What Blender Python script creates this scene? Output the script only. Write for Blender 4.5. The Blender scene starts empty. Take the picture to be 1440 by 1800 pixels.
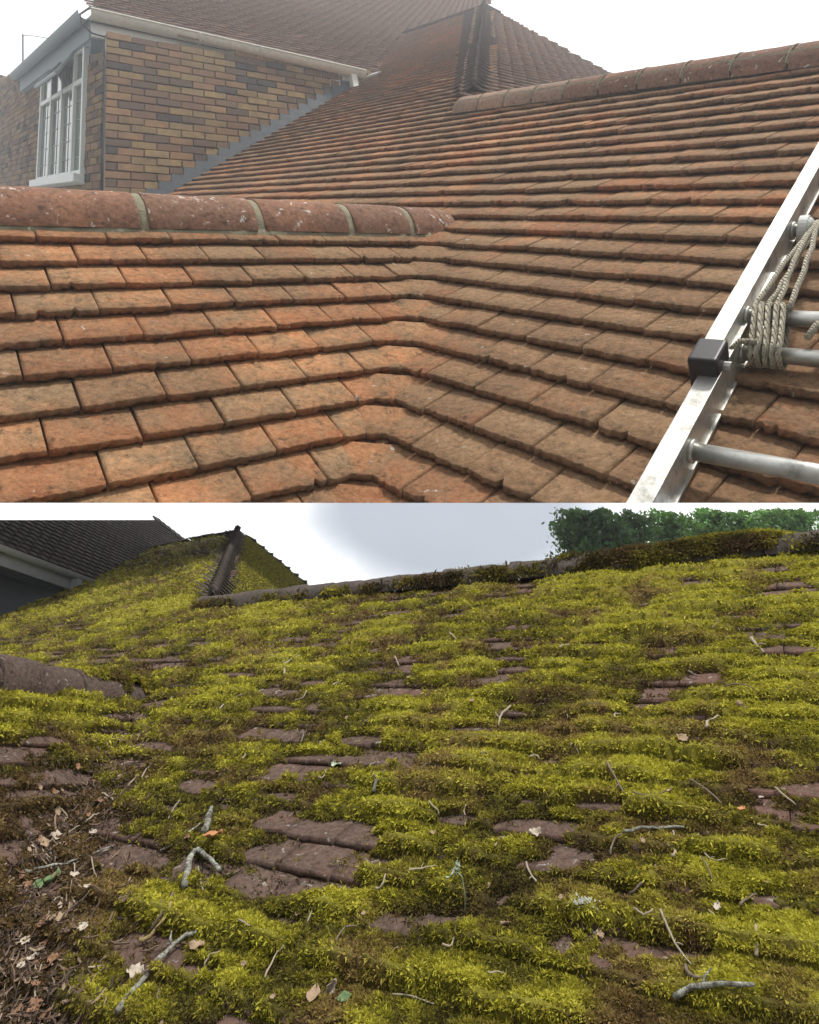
import bpy, bmesh, math, random
import numpy as np
from mathutils import Vector, Matrix
random.seed(7); rng = np.random.default_rng(7)
SC = bpy.context.scene
COL = SC.collection

# ------------------------------------------------------------------ camera
F, PX, PY = 1100.0, 720.0, 650.0          # focal length and principal point, in pixels of the 1440 x 1800 photograph
def unit(v):
    v = np.asarray(v, float); return v / np.linalg.norm(v)
def cray(px, py): return np.array([(px - PX) / F, (py - PY) / F, 1.0])
_a, _b = cray(-1200, 1215), cray(1100, 1360)      # two points of the lower roof's horizon
UPC = unit(np.cross(_a, _b))
if UPC[1] > 0: UPC = -UPC
FWC = unit(np.array([0, 0, 1.0]) - UPC * UPC[2])
RTC = np.cross(FWC, UPC)
CW = np.array([RTC, FWC, UPC])                    # camera space -> world rotation
C0 = np.array([0, 0, 6.5])
def ray(px, py): return CW @ cray(px, py)
def proj(P):
    q = CW.T @ (np.asarray(P) - C0); return np.array([PX + F * q[0] / q[2], PY + F * q[1] / q[2], q[2]])
def proj_n(P):
    q = (P - C0) @ CW
    return PX + F * q[:, 0] / q[:, 2], PY + F * q[:, 1] / q[:, 2], q[:, 2]
cd = bpy.data.cameras.new('camera'); cam = bpy.data.objects.new('camera', cd); COL.objects.link(cam)
ax, ay, az = CW @ np.array([1, 0, 0]), CW @ np.array([0, -1, 0]), CW @ np.array([0, 0, -1])
cam.matrix_world = Matrix(((ax[0], ay[0], az[0], C0[0]), (ax[1], ay[1], az[1], C0[1]), (ax[2], ay[2], az[2], C0[2]), (0, 0, 0, 1)))
cd.sensor_fit = 'HORIZONTAL'; cd.sensor_width = 36.0; cd.lens = F / 1440 * 36
cd.shift_y = -(900 - PY) / 1440; cd.clip_start = 0.05; cd.clip_end = 5000
SC.camera = cam

# ------------------------------------------------------------------ exposure, sky, sun
SC.view_settings.view_transform = 'Standard'; SC.view_settings.look = 'None'
SC.view_settings.exposure = 0.35; SC.view_settings.gamma = 1
SUN_EL, SUN_AZ = math.radians(64), math.radians(150)   # azimuth clockwise from +Y
sd = np.array([math.sin(SUN_AZ) * math.cos(SUN_EL), math.cos(SUN_AZ) * math.cos(SUN_EL), math.sin(SUN_EL)])
ld = bpy.data.lights.new('sun', 'SUN'); ld.energy = 3.0; ld.angle = math.radians(6); ld.color = (1, .95, .87)
sun = bpy.data.objects.new('sun', ld); COL.objects.link(sun)
sun.rotation_euler = Vector(sd).to_track_quat('Z', 'Y').to_euler()
W = bpy.data.worlds.new('World'); SC.world = W; W.use_nodes = True
def nodes_of(nt):
    nt.nodes.clear(); return nt.nodes, nt.links
def mknode(nt, t, **kw):
    n = nt.nodes.new(t)
    for k, v in kw.items():
        if k.startswith('i_'): n.inputs[k[2:].replace('_', ' ')].default_value = v
        else: setattr(n, k, v)
    return n
def world():
    nt = W.node_tree; N, L = nodes_of(nt)
    out = N.new('ShaderNodeOutputWorld'); tc = N.new('ShaderNodeTexCoord')
    sky = N.new('ShaderNodeTexSky'); sky.sky_type = 'NISHITA'; sky.sun_disc = False
    sky.sun_elevation = SUN_EL; sky.sun_rotation = SUN_AZ
    bsky = N.new('ShaderNodeBackground'); bsky.inputs[1].default_value = 0.12; L.new(sky.outputs[0], bsky.inputs[0])
    # cloud deck
    no = mknode(nt, 'ShaderNodeTexNoise'); no.inputs['Scale'].default_value = 2.2; no.inputs['Detail'].default_value = 5; no.inputs['Roughness'].default_value = .5
    L.new(tc.outputs['Generated'], no.inputs['Vector'])
    def blob(px, py, r0, r1, stretch=(1, 1, 1)):
        d = unit(ray(px, py))
        sub = mknode(nt, 'ShaderNodeVectorMath', operation='SUBTRACT'); L.new(tc.outputs['Generated'], sub.inputs[0]); sub.inputs[1].default_value = tuple(d)
        mul = mknode(nt, 'ShaderNodeVectorMath', operation='MULTIPLY'); L.new(sub.outputs[0], mul.inputs[0]); mul.inputs[1].default_value = stretch
        ln = mknode(nt, 'ShaderNodeVectorMath', operation='LENGTH'); L.new(mul.outputs[0], ln.inputs[0])
        ad = mknode(nt, 'ShaderNodeMath', operation='MULTIPLY_ADD'); L.new(no.outputs[0], ad.inputs[0]); ad.inputs[1].default_value = .16; L.new(ln.outputs['Value'], ad.inputs[2])
        mr = mknode(nt, 'ShaderNodeMapRange', interpolation_type='SMOOTHSTEP'); L.new(ad.outputs[0], mr.inputs[0])
        mr.inputs[1].default_value = r0; mr.inputs[2].default_value = r1; mr.inputs[3].default_value = 1; mr.inputs[4].default_value = 0
        return mr.outputs[0]
    g1 = blob(800, 905, .20, .32, (.75, 1, 1.9))
    rampn = mknode(nt, 'ShaderNodeMapRange'); L.new(no.outputs[0], rampn.inputs[0]); rampn.inputs[1].default_value = .3; rampn.inputs[2].default_value = .7
    rampn.inputs[3].default_value = .92; rampn.inputs[4].default_value = 1.15
    mixc = mknode(nt, 'ShaderNodeMix', data_type='RGBA'); L.new(g1, mixc.inputs[0])
    mixc.inputs[6].default_value = (1.0, 1.0, 1.0, 1); mixc.inputs[7].default_value = (.34, .37, .415, 1)
    dt = mknode(nt, 'ShaderNodeVectorMath', operation='DOT_PRODUCT'); L.new(tc.outputs['Generated'], dt.inputs[0]); dt.inputs[1].default_value = tuple(unit(ray(720, 500)))
    dm = mknode(nt, 'ShaderNodeMapRange', interpolation_type='SMOOTHSTEP'); L.new(dt.outputs['Value'], dm.inputs[0])
    dm.inputs[1].default_value = -.2; dm.inputs[2].default_value = .6; dm.inputs[3].default_value = .5; dm.inputs[4].default_value = 1.25
    ml = mknode(nt, 'ShaderNodeMath', operation='MULTIPLY'); L.new(dm.outputs[0], ml.inputs[0]); L.new(rampn.outputs[0], ml.inputs[1])
    bcl = N.new('ShaderNodeBackground'); L.new(mixc.outputs[2], bcl.inputs[0]); L.new(ml.outputs[0], bcl.inputs[1])
    mx = N.new('ShaderNodeMixShader'); mx.inputs[0].default_value = .93
    L.new(bsky.outputs[0], mx.inputs[1]); L.new(bcl.outputs[0], mx.inputs[2]); L.new(mx.outputs[0], out.inputs[0])
world()

# ------------------------------------------------------------------ noise
def _h(ix, iy, s):
    n = (ix.astype(np.int64) * 374761393 + iy.astype(np.int64) * 668265263 + s * 974711) & 0xffffffff
    n = ((n ^ (n >> 13)) * 1274126177) & 0xffffffff
    return ((n ^ (n >> 16)) & 0xffff) / 65535.0
def vnoise(x, y, s=0):
    x = np.asarray(x, float); y = np.asarray(y, float)
    ix, iy = np.floor(x), np.floor(y); fx, fy = x - ix, y - iy
    fx = fx * fx * (3 - 2 * fx); fy = fy * fy * (3 - 2 * fy)
    a, b, c, d = _h(ix, iy, s), _h(ix + 1, iy, s), _h(ix, iy + 1, s), _h(ix + 1, iy + 1, s)
    return (a * (1 - fx) + b * fx) * (1 - fy) + (c * (1 - fx) + d * fx) * fy
def fbm(x, y, s=0, o=4):
    t = 0; a = .5
    for i in range(o):
        t = t + a * vnoise(x * 2 ** i, y * 2 ** i, s + i * 17); a *= .5
    return t / (1 - .5 ** o)

# ------------------------------------------------------------------ objects
def link(name, ob_data, parent=None):
    o = bpy.data.objects.new(name, ob_data); COL.objects.link(o)
    if parent is not None: o.parent = parent
    return o
def tag(o, label, cat, group=None, kind=None):
    o['label'] = label; o['category'] = cat
    if group: o['group'] = group
    if kind: o['kind'] = kind
    return o
def empty(name, loc=(0, 0, 0)):
    o = link(name, None); o.empty_display_size = .1; o.location = (0, 0, 0); return o
def mesh_obj(name, V, faces, mat, parent=None, attrs=None, smooth=False):
    """V (n,3); faces: (m,4) array or list of tuples; attrs {name: per-vertex floats}"""
    me = bpy.data.meshes.new(name)
    V = np.asarray(V, np.float32)
    if isinstance(faces, np.ndarray):
        m, k = faces.shape
        me.vertices.add(len(V)); me.vertices.foreach_set('co', V.ravel())
        me.loops.add(m * k); me.loops.foreach_set('vertex_index', faces.astype(np.int32).ravel())
        me.polygons.add(m); me.polygons.foreach_set('loop_start', np.arange(0, m * k, k, dtype=np.int32))
        me.update(calc_edges=True)
    else:
        me.from_pydata([tuple(map(float, v)) for v in V], [], [tuple(map(int, f)) for f in faces]); me.update()
    if attrs:
        for an, av in attrs.items():
            a = me.attributes.new(an, 'FLOAT', 'POINT'); a.data.foreach_set('value', np.asarray(av, np.float32))
    if smooth: me.polygons.foreach_set('use_smooth', [True] * len(me.polygons))
    if mat: me.materials.append(mat)
    return link(name, me, parent)
def cut(o, planes):
    """planes: [(point, normal)]: keep the side the normal points away from"""
    bm = bmesh.new(); bm.from_mesh(o.data)
    for p, n in planes:
        bmesh.ops.bisect_plane(bm, geom=bm.verts[:] + bm.edges[:] + bm.faces[:], plane_co=Vector(p), plane_no=Vector(n), clear_outer=True, dist=1e-6)
    bm.to_mesh(o.data); bm.free()
class MB:
    def __init__(s): s.V = []; s.F = []; s.A = []
    def add(s, V, Fc, a=0.5):
        b = len(s.V); s.V += [tuple(map(float, v)) for v in V]; s.F += [tuple(b + i for i in f) for f in Fc]; s.A += [a] * len(V)
    def beam(s, P0, P1, a, b, ea, eb, t=.5):
        """box from P0 to P1 with section [a0,a1] along ea and [b0,b1] along eb"""
        P0, P1 = np.asarray(P0, float), np.asarray(P1, float); V = []
        for P in (P0, P1):
            for x, y in ((a[0], b[0]), (a[1], b[0]), (a[1], b[1]), (a[0], b[1])): V.append(P + ea * x + eb * y)
        s.add(V, [(0, 3, 2, 1), (4, 5, 6, 7), (0, 1, 5, 4), (1, 2, 6, 5), (2, 3, 7, 6), (3, 0, 4, 7)], t)
    def tube(s, pts, rad, n=8, t=.5, cap=True):
        pts = [np.asarray(p, float) for p in pts]
        rad = [rad] * len(pts) if np.isscalar(rad) else rad
        T = [unit(pts[min(i + 1, len(pts) - 1)] - pts[max(i - 1, 0)]) for i in range(len(pts))]
        e = np.cross(T[0], [.3, .2, .9]); e = unit(e); V = []
        for p, tt, r in zip(pts, T, rad):
            e = unit(e - tt * np.dot(e, tt)); f = np.cross(tt, e)
            for k in range(n):
                an = 2 * math.pi * k / n; V.append(p + r * (math.cos(an) * e + math.sin(an) * f))
        Fc = [(i * n + k, i * n + (k + 1) % n, (i + 1) * n + (k + 1) % n, (i + 1) * n + k) for i in range(len(pts) - 1) for k in range(n)]
        if cap: Fc += [tuple(range(n - 1, -1, -1)), tuple(range((len(pts) - 1) * n, len(pts) * n))]
        s.add(V, Fc, t)
    def sweep(s, P0, P1, prof, ea, eb, t=.5, closed=True):
        P0, P1 = np.asarray(P0, float), np.asarray(P1, float); n = len(prof)
        V = [P + ea * x + eb * y for P in (P0, P1) for x, y in prof]
        Fc = [(k, (k + 1) % n, n + (k + 1) % n, n + k) for k in range(n if closed else n - 1)]
        if closed: Fc += [tuple(range(n - 1, -1, -1)), tuple(range(n, 2 * n))]
        s.add(V, Fc, t)
    def build(s, name, mat, parent=None, smooth=False):
        o = mesh_obj(name, np.array(s.V), s.F, mat, parent, {'tone': s.A}, smooth); return o
def bevel(o, w, seg=2):
    m = o.modifiers.new('b', 'BEVEL'); m.width = w; m.segments = seg; m.limit_method = 'ANGLE'; m.angle_limit = math.radians(40)

# ------------------------------------------------------------------ materials
def mat(name, build, bump=None):
    m = bpy.data.materials.new(name); m.use_nodes = True; nt = m.node_tree
    nt.nodes.clear(); out = nt.nodes.new('ShaderNodeOutputMaterial'); b = nt.nodes.new('ShaderNodeBsdfPrincipled'); nt.links.new(b.outputs[0], out.inputs[0])
    build(nt, b); return m
def noise(nt, scale, detail=4, rough=.55, vec=None, dist=0):
    n = nt.nodes.new('ShaderNodeTexNoise'); n.inputs['Scale'].default_value = scale; n.inputs['Detail'].default_value = detail
    n.inputs['Roughness'].default_value = rough; n.inputs['Distortion'].default_value = dist
    if vec is not None: nt.links.new(vec, n.inputs['Vector'])
    return n.outputs[0]
def ramp(nt, fac, stops, interp='LINEAR'):
    r = nt.nodes.new('ShaderNodeValToRGB'); r.color_ramp.interpolation = interp; el = r.color_ramp.elements
    while len(el) < len(stops): el.new(.5)
    for e, (p, c) in zip(el, stops): e.position = p; e.color = tuple(c) + (1,) if len(c) == 3 else c
    nt.links.new(fac, r.inputs[0]); return r.outputs[0]
def mixc(nt, f, a, b, mode='MIX'):
    m = nt.nodes.new('ShaderNodeMix'); m.data_type = 'RGBA'; m.blend_type = mode
    for i, v in ((0, f), (6, a), (7, b)):
        if isinstance(v, (int, float)): m.inputs[i].default_value = v
        elif isinstance(v, tuple): m.inputs[i].default_value = v + (1,) if len(v) == 3 else v
        else: nt.links.new(v, m.inputs[i])
    return m.outputs[2]
def attr(nt, name):
    a = nt.nodes.new('ShaderNodeAttribute'); a.attribute_name = name; return a.outputs['Fac']
def bumpn(nt, b, h, strength, dist):
    bp = nt.nodes.new('ShaderNodeBump'); bp.inputs['Strength'].default_value = strength; bp.inputs['Distance'].default_value = dist
    nt.links.new(h, bp.inputs['Height']); nt.links.new(bp.outputs[0], b.inputs['Normal'])
def math_(nt, op, a, b=None):
    m = nt.nodes.new('ShaderNodeMath'); m.operation = op
    for i, v in enumerate((a, b)):
        if v is None: continue
        if isinstance(v, (int, float)): m.inputs[i].default_value = v
        else: nt.links.new(v, m.inputs[i])
    return m.outputs[0]
def coords(nt, s=1.0):
    tc = nt.nodes.new('ShaderNodeTexCoord'); mp = nt.nodes.new('ShaderNodeMapping'); mp.inputs['Scale'].default_value = (s, s, s)
    nt.links.new(tc.outputs['Object'], mp.inputs[0]); return mp.outputs[0]

# ------------------------------------------------------------------ planes
class Plane:
    """a roof or wall plane: two vanishing points give its direction, one pixel with its distance its place"""
    def __init__(s, va, vb, px, P, flip=1, vert=False):
        a, b = ray(*va), ray(*vb); n = unit(np.cross(a, b)); s.P = np.asarray(P, float)
        if n @ (s.P - C0) > 0: n = -n
        s.n = n; s.u = unit(a) * flip
        w = np.cross(n, s.u)
        if (CW.T @ w)[1] > 0: w = -w
        s.w = w; s.va = va; s.vb = vb
    def hit(s, x, y):
        q = ray(x, y); return C0 + q * ((s.n @ (s.P - C0)) / (s.n @ q))
    def c(s, x, y):
        p = s.hit(x, y) - s.P; return np.array([p @ s.u, p @ s.w])
    def at(s, u, w, h=0.0): return s.P + s.u * u + s.w * w + s.n * h
    def at_n(s, u, w, h): return s.P + np.outer(u, s.u) + np.outer(w, s.w) + np.outer(h, s.n)
class Skew(Plane):
    """a wall whose second axis runs along its own upright edges"""
    def __init__(s, va, vb, px, P, flip=1):
        super().__init__(va, vb, px, P, flip); b = unit(ray(*vb)); s.w = b if (CW.T @ b)[1] < 0 else -b
    def c(s, x, y):
        p = s.hit(x, y) - s.P; k = s.u @ s.w; a, b = p @ s.u, p @ s.w
        return np.array([(a - k * b) / (1 - k * k), (b - k * a) / (1 - k * k)])
def ppm(p, d):
    a, b = proj(p), proj(p + d * .05); return math.hypot(a[0] - b[0], a[1] - b[1]) / .05
def inpoly(x, y, poly):
    ins = np.zeros(np.shape(x), bool); n = len(poly)
    for i in range(n):
        (x0, y0), (x1, y1) = poly[i], poly[(i + 1) % n]
        cnd = ((y0 > y) != (y1 > y)) & (x < (x1 - x0) * (y - y0) / ((y1 - y0) or 1e-9) + x0)
        ins ^= cnd
    return ins

def tiles(name, pl, poly_px, g, w, t, w0, material, parent, jag=.1, ns=6, bond=0.0, seed=1, grime=None, expo=2.25, lean=1.0, hump=0.0):
    """rows of plain clay tiles: butts at w0 + k*g, widths w, thickness t; one mesh, an erosion-worn front edge on every tile"""
    r = np.random.default_rng(seed)
    pc = [tuple(pl.c(*p)) for p in poly_px]
    us, ws = [p[0] for p in pc], [p[1] for p in pc]
    k0, k1 = math.floor((min(ws) - w0) / g) - 1, math.ceil((max(ws) - w0) / g) + 1
    U, Wd, K = [], [], []
    for k in range(k0, k1):
        off = (k % 2) * w * .5 + bond + r.uniform(-.06, .06) * w
        j0, j1 = math.floor((min(us) - off) / w) - 1, math.ceil((max(us) - off) / w) + 1
        uu = off + np.arange(j0, j1) * w
        U.append(uu); Wd.append(np.full(len(uu), w0 + k * g)); K.append(np.full(len(uu), k))
    U, Wd, K = np.concatenate(U), np.concatenate(Wd), np.concatenate(K)
    keep = inpoly(U + w / 2, Wd + g / 2, pc)
    U, Wd, K = U[keep], Wd[keep], K[keep]; n = len(U)
    gap = w * .008
    uL = U + gap + r.uniform(0, .012, n) * w; uR = U + w - gap - r.uniform(0, .012, n) * w
    dw = r.normal(0, .014, n) * g; dh = np.abs(r.normal(0, .08, n)) * t; tw = r.normal(0, .012, n) * g; th = r.normal(0, .08, n) * t
    s = np.linspace(0, 1, ns + 1)[None, :]
    uu = uL[:, None] + (uR - uL)[:, None] * s
    front = Wd[:, None] + dw[:, None] + tw[:, None] * (s - .5) * 2
    amp = np.clip(r.exponential(.8, (n, 1)), .15, 2.4)
    jn = (fbm(uu / w * 6 + 31 * seed, front / g * 3.1, seed, 4) - .5) * jag * g * .45 * amp
    jn += (r.random((n, ns + 1)) - .5) * jag * g * .30 + (r.random((n, ns + 1)) > .95) * jag * g * .45 * amp
    cham = np.where((s == 0) | (s == 1), .02 * g, 0) * r.random((n, 1))
    front = front + jn + cham
    hb = t * (1.0 + lean) + dh[:, None] + th[:, None] * (s - .5) * 2 + (fbm(uu / w * 3, front / g * 2 + 9, seed + 5, 2) - .5) * t * .22
    rows = [(front + .07 * g, hb - t * .95), (front - .035 * g, hb - t * .90), (front - .02 * g, hb - t * .45), (front + .008 * g, hb - t * .1), (front + .035 * g, hb),
            (Wd[:, None] + g * .55 + jn * 0, hb - lean * t * .55 + hump * t), (Wd[:, None] + g * expo + jn * 0, hb - lean * t * expo)]
    rj = (r.random((n, ns + 1)) - .5) * jag * g * .5
    rows[2] = (rows[2][0] + rj, rows[2][1]); rows[1] = (rows[1][0] - rj * .8 + (r.random((n, ns + 1)) - .5) * jag * g * .4, rows[1][1])
    m = len(rows); V = np.zeros((n, m, ns + 1, 3))
    for i, (ww, hh) in enumerate(rows):
        V[:, i] = pl.P + uu[..., None] * pl.u + ww[..., None] * pl.w + hh[..., None] * pl.n
    # sides (left and right skirts)
    sk = np.zeros((n, 2, m - 1, 3))
    for e, c in ((0, 0), (1, ns)):
        sk[:, e] = V[:, 1:, c] - pl.n * t * .95
    per = m * (ns + 1) + 2 * (m - 1)
    VV = np.concatenate([V.reshape(n, -1, 3), sk.reshape(n, -1, 3)], 1)
    f = []
    for i in range(m - 1):
        for j in range(ns):
            a = i * (ns + 1) + j; f.append((a, a + 1, a + ns + 2, a + ns + 1))
    base = m * (ns + 1)
    for e, c in ((0, 0), (1, ns)):
        for i in range(1, m - 1):
            a = i * (ns + 1) + c; b = (i + 1) * (ns + 1) + c; p = base + e * (m - 1) + i - 1
            f.append((a, b, p + 1, p) if e == 0 else (b, a, p, p + 1))
    f = np.array(f)
    FF = (f[None] + (np.arange(n) * per)[:, None, None]).reshape(-1, 4)
    tone = np.repeat(r.random(n), per)
    edge = np.zeros((n, per)); edge[:, :4 * (ns + 1)] = 1; edge[:, 4 * (ns + 1):5 * (ns + 1)] = .35
    return mesh_obj(name, VV.reshape(-1, 3), FF, material, parent, {'tone': tone, 'edge': edge.ravel(), 'grime': np.repeat(grime(U, Wd) if grime else np.zeros(n), per)})

def bent_tiles(name, base_pts, da, db, b, g, t, wdir_a, wdir_b, nrm, material, parent, raise_=0.0, nx=10, seed=3, smoothc=.25, length=1.25, tri=.2, lean=1.0, jag=.06, chord=False, sink=0.0):
    """valley or hip tiles: one per course, bent from direction da to direction db across the line where two slopes meet"""
    r = np.random.default_rng(seed); V, Fc, T, E = [], [], [], []
    for it in base_pts:
        P, gg = it[:2]; bA, bB = (it[2:] if len(it) > 2 else (b, b))
        tn = r.random(); jit = r.normal(0, .02, 3)
        s = np.linspace(-1, 1, nx + 1); rows = []
        for (adv, hh, wd) in ((.02, 0.0, 1), (0, .55, 1), (.03, .97, 1), (.1, 1.0, 1), (length * .6, 1.0 - lean * length * .6, 1 - tri * .6), (length, 1.0 - lean * length, 1 - tri)):
            row = []
            for x in s:
                sm = math.sqrt(x * x + smoothc * smoothc) - smoothc
                side = da if x < 0 else db
                blend = .5 + .5 * math.tanh(x / max(smoothc, .05) * 1.2)
                up = wdir_a * (1 - blend) + wdir_b * blend
                q = P + (da * (bA * wd * (1 - x) / 2) + db * (bB * wd * (1 + x) / 2)) if chord else P + side * (sm * (bA if x < 0 else bB) * wd * (1 + jit[0]))
                q = q + up * (adv * gg + (fbm(x * 3 + tn * 50, adv * 2, seed, 2) - .5) * jag * gg * 2 * (adv < .3))
                q = q + nrm * ((1 + hh * 1.0) * t + raise_ * max(0, 1 - abs(x)) ** 1.5 + jit[2] * t - sink * x * x)
                row.append(q)
            rows.append(row)
        b0 = len(V)
        for i, row in enumerate(rows):
            V += row; T += [tn] * len(row); E += [1.0 if i < 3 else .45 if i == 3 else 0] * len(row)
        for i in range(len(rows) - 1):
            for j in range(nx):
                a = b0 + i * (nx + 1) + j; Fc.append((a, a + 1, a + nx + 2, a + nx + 1))
    return mesh_obj(name, np.array(V), np.array(Fc), material, parent, {'tone': T, 'edge': E})

def half_tube(name, P0, P1, up, side, rad, material, parent, ang=(-8, 188), n=18, m=10, thick=.014, seed=1, rough=.02, flare=0.0, end_round=False):
    """one half-round ridge tile from P0 to P1, worn and slightly bumpy, with its thickness"""
    P0, P1 = np.asarray(P0), np.asarray(P1); V = []; r = np.random.default_rng(seed); tn = r.random()
    A = np.radians(np.linspace(ang[0], ang[1], n + 1))
    ax = unit(P1 - P0)
    def ringv(s, rr):
        out = []
        for a in A:
            k = rr * (1 + (fbm(s * 5 + seed * 9, a * 2, seed, 3) - .5) * rough * 2 + flare * (1 - s))
            out.append(P0 + (P1 - P0) * s + side * math.cos(a) * k + up * math.sin(a) * k)
        return out
    S = np.linspace(0, 1, m + 1); rings = [ringv(0, rad - thick)]
    rings.append(ringv(0, rad * .985))
    for i, s in enumerate(S):
        rr = rad
        if end_round: rr = rad * max(.25, (1 - s ** 5) ** .5)
        rings.append(ringv(s if 0 < s < 1 else (s + .008 if s == 0 else s - .008), rr))
    rings.append(ringv(1, (rad * .3 if end_round else rad * .985))); rings.append(ringv(1, rad * .2 if end_round else rad - thick))
    Fc = []
    for q in rings: V += q
    for i in range(len(rings) - 1):
        for j in range(n):
            a = i * (n + 1) + j; Fc.append((a, a + 1, a + n + 2, a + n + 1))
    return mesh_obj(name, np.array(V), np.array(Fc), material, parent, {'tone': [tn] * len(V), 'edge': [0] * len(V)}, smooth=True)

def bricks(name, pl, poly_px, bw, bh, material, parent, w0=0, depth=.1, seed=4, prot=.006, pick=None, corner=0):
    r = np.random.default_rng(seed); pc = [tuple(pl.c(*p)) for p in poly_px]
    us, ws = [p[0] for p in pc], [p[1] for p in pc]; mb = MB(); j = bh * .14
    for k in range(math.floor((min(ws) - w0) / bh) - 1, math.ceil((max(ws) - w0) / bh) + 1):
        off = (k % 2) * bw * .5 + corner
        for q in range(math.floor((min(us) - off) / bw) - 1, math.ceil((max(us) - off) / bw) + 1):
            u, w = off + q * bw, w0 + k * bh
            if not inpoly(np.array(u + bw / 2), np.array(w + bh / 2), pc): continue
            d = r.uniform(-.3, .6) * prot; z = [r.uniform(-.28, .28) * j for _ in range(8)]
            c = [(u + j / 2 + z[0], w + j / 2 + z[1]), (u + bw - j / 2 + z[2], w + j / 2 + z[3]), (u + bw - j / 2 + z[4], w + bh - j / 2 + z[5]), (u + j / 2 + z[6], w + bh - j / 2 + z[7])]
            V = [pl.at(x, y, -depth) for x, y in c] + [pl.at(x, y, prot + d) for x, y in c]
            mb.add(V, [(4, 5, 6, 7), (0, 1, 5, 4), (1, 2, 6, 5), (2, 3, 7, 6), (3, 0, 4, 7)], r.random())
    o = mb.build(name, material, parent); bevel(o, bh * .04, 1); return o

# ------------------------------------------------------------------ clay, stone, metal materials
def clay_material(name, K, cols, dirt, lichen, edgecol, dirt_amt=.5, spec=.15, speck=.66, bump=.006):
    def f(nt, b):
        c = coords(nt, 1.0 / K)
        tone = attr(nt, 'tone'); edge = attr(nt, 'edge')
        big = noise(nt, 2.3, 3, .5, c); mid = noise(nt, 13, 9, .70, c, .4); fine = noise(nt, 75, 8, .72, c)
        base = ramp(nt, math_(nt, 'ADD', math_(nt, 'MULTIPLY', tone, .46), math_(nt, 'MULTIPLY', math_(nt, 'SUBTRACT', mid, .2), .95)), cols)
        base = mixc(nt, math_(nt, 'MULTIPLY', edge, .75), base, edgecol)
        v = math_(nt, 'ADD', math_(nt, 'MULTIPLY', mid, .6), math_(nt, 'ADD', math_(nt, 'MULTIPLY', big, .55), math_(nt, 'ADD', attr(nt, 'grime'), math_(nt, 'MULTIPLY', tone, .12))))
        dm = ramp(nt, v, [(.54 - dirt_amt * .12, (0, 0, 0)), (.74 - dirt_amt * .1, (1, 1, 1))])
        dm = mixc(nt, edge, dm, math_(nt, 'MULTIPLY', dm, .55)) if False else dm
        base = mixc(nt, math_(nt, 'MULTIPLY', dm, .72), base, dirt)
        blk = ramp(nt, noise(nt, 30, 8, .8, c), [(.53, (0, 0, 0)), (.64, (1, 1, 1))])
        base = mixc(nt, math_(nt, 'MULTIPLY', blk, .75), base, tuple(x * .38 for x in dirt))
        li = ramp(nt, noise(nt, 34, 6, .62, c, .6), [(speck, (0, 0, 0)), (speck + .05, (1, 1, 1))])
        base = mixc(nt, math_(nt, 'MULTIPLY', li, .7), base, lichen)
        gr = mixc(nt, ramp(nt, fine, [(.38, (0, 0, 0)), (.66, (1, 1, 1))]), mixc(nt, .035, base, (1, .85, .65)), mixc(nt, .38, base, (0, 0, 0)))
        nt.links.new(gr, b.inputs['Base Color']); b.inputs['Roughness'].default_value = .85; b.inputs['Specular IOR Level'].default_value = spec
        hh = math_(nt, 'ADD', math_(nt, 'MULTIPLY', fine, .4), mid)
        bumpn(nt, b, hh, 1.0, bump * K)
    return mat(name, f)
def plain(name, col, rough=.6, metal=0.0, var=.25, scale=20, bump=0.0, spec=.4, tonevar=0.0):
    def f(nt, b):
        c = coords(nt); n = noise(nt, scale, 5, .65, c)
        cc = mixc(nt, n, tuple(x * (1 - var) for x in col), tuple(min(1, x * (1 + var)) for x in col))
        if tonevar:
            cc = mixc(nt, math_(nt, 'MULTIPLY', attr(nt, 'tone'), tonevar), cc, tuple(x * .3 for x in col))
        nt.links.new(cc, b.inputs['Base Color']); b.inputs['Roughness'].default_value = rough; b.inputs['Metallic'].default_value = metal
        b.inputs['Specular IOR Level'].default_value = spec
        if bump: bumpn(nt, b, n, .7, bump)
    return mat(name, f)

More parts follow.
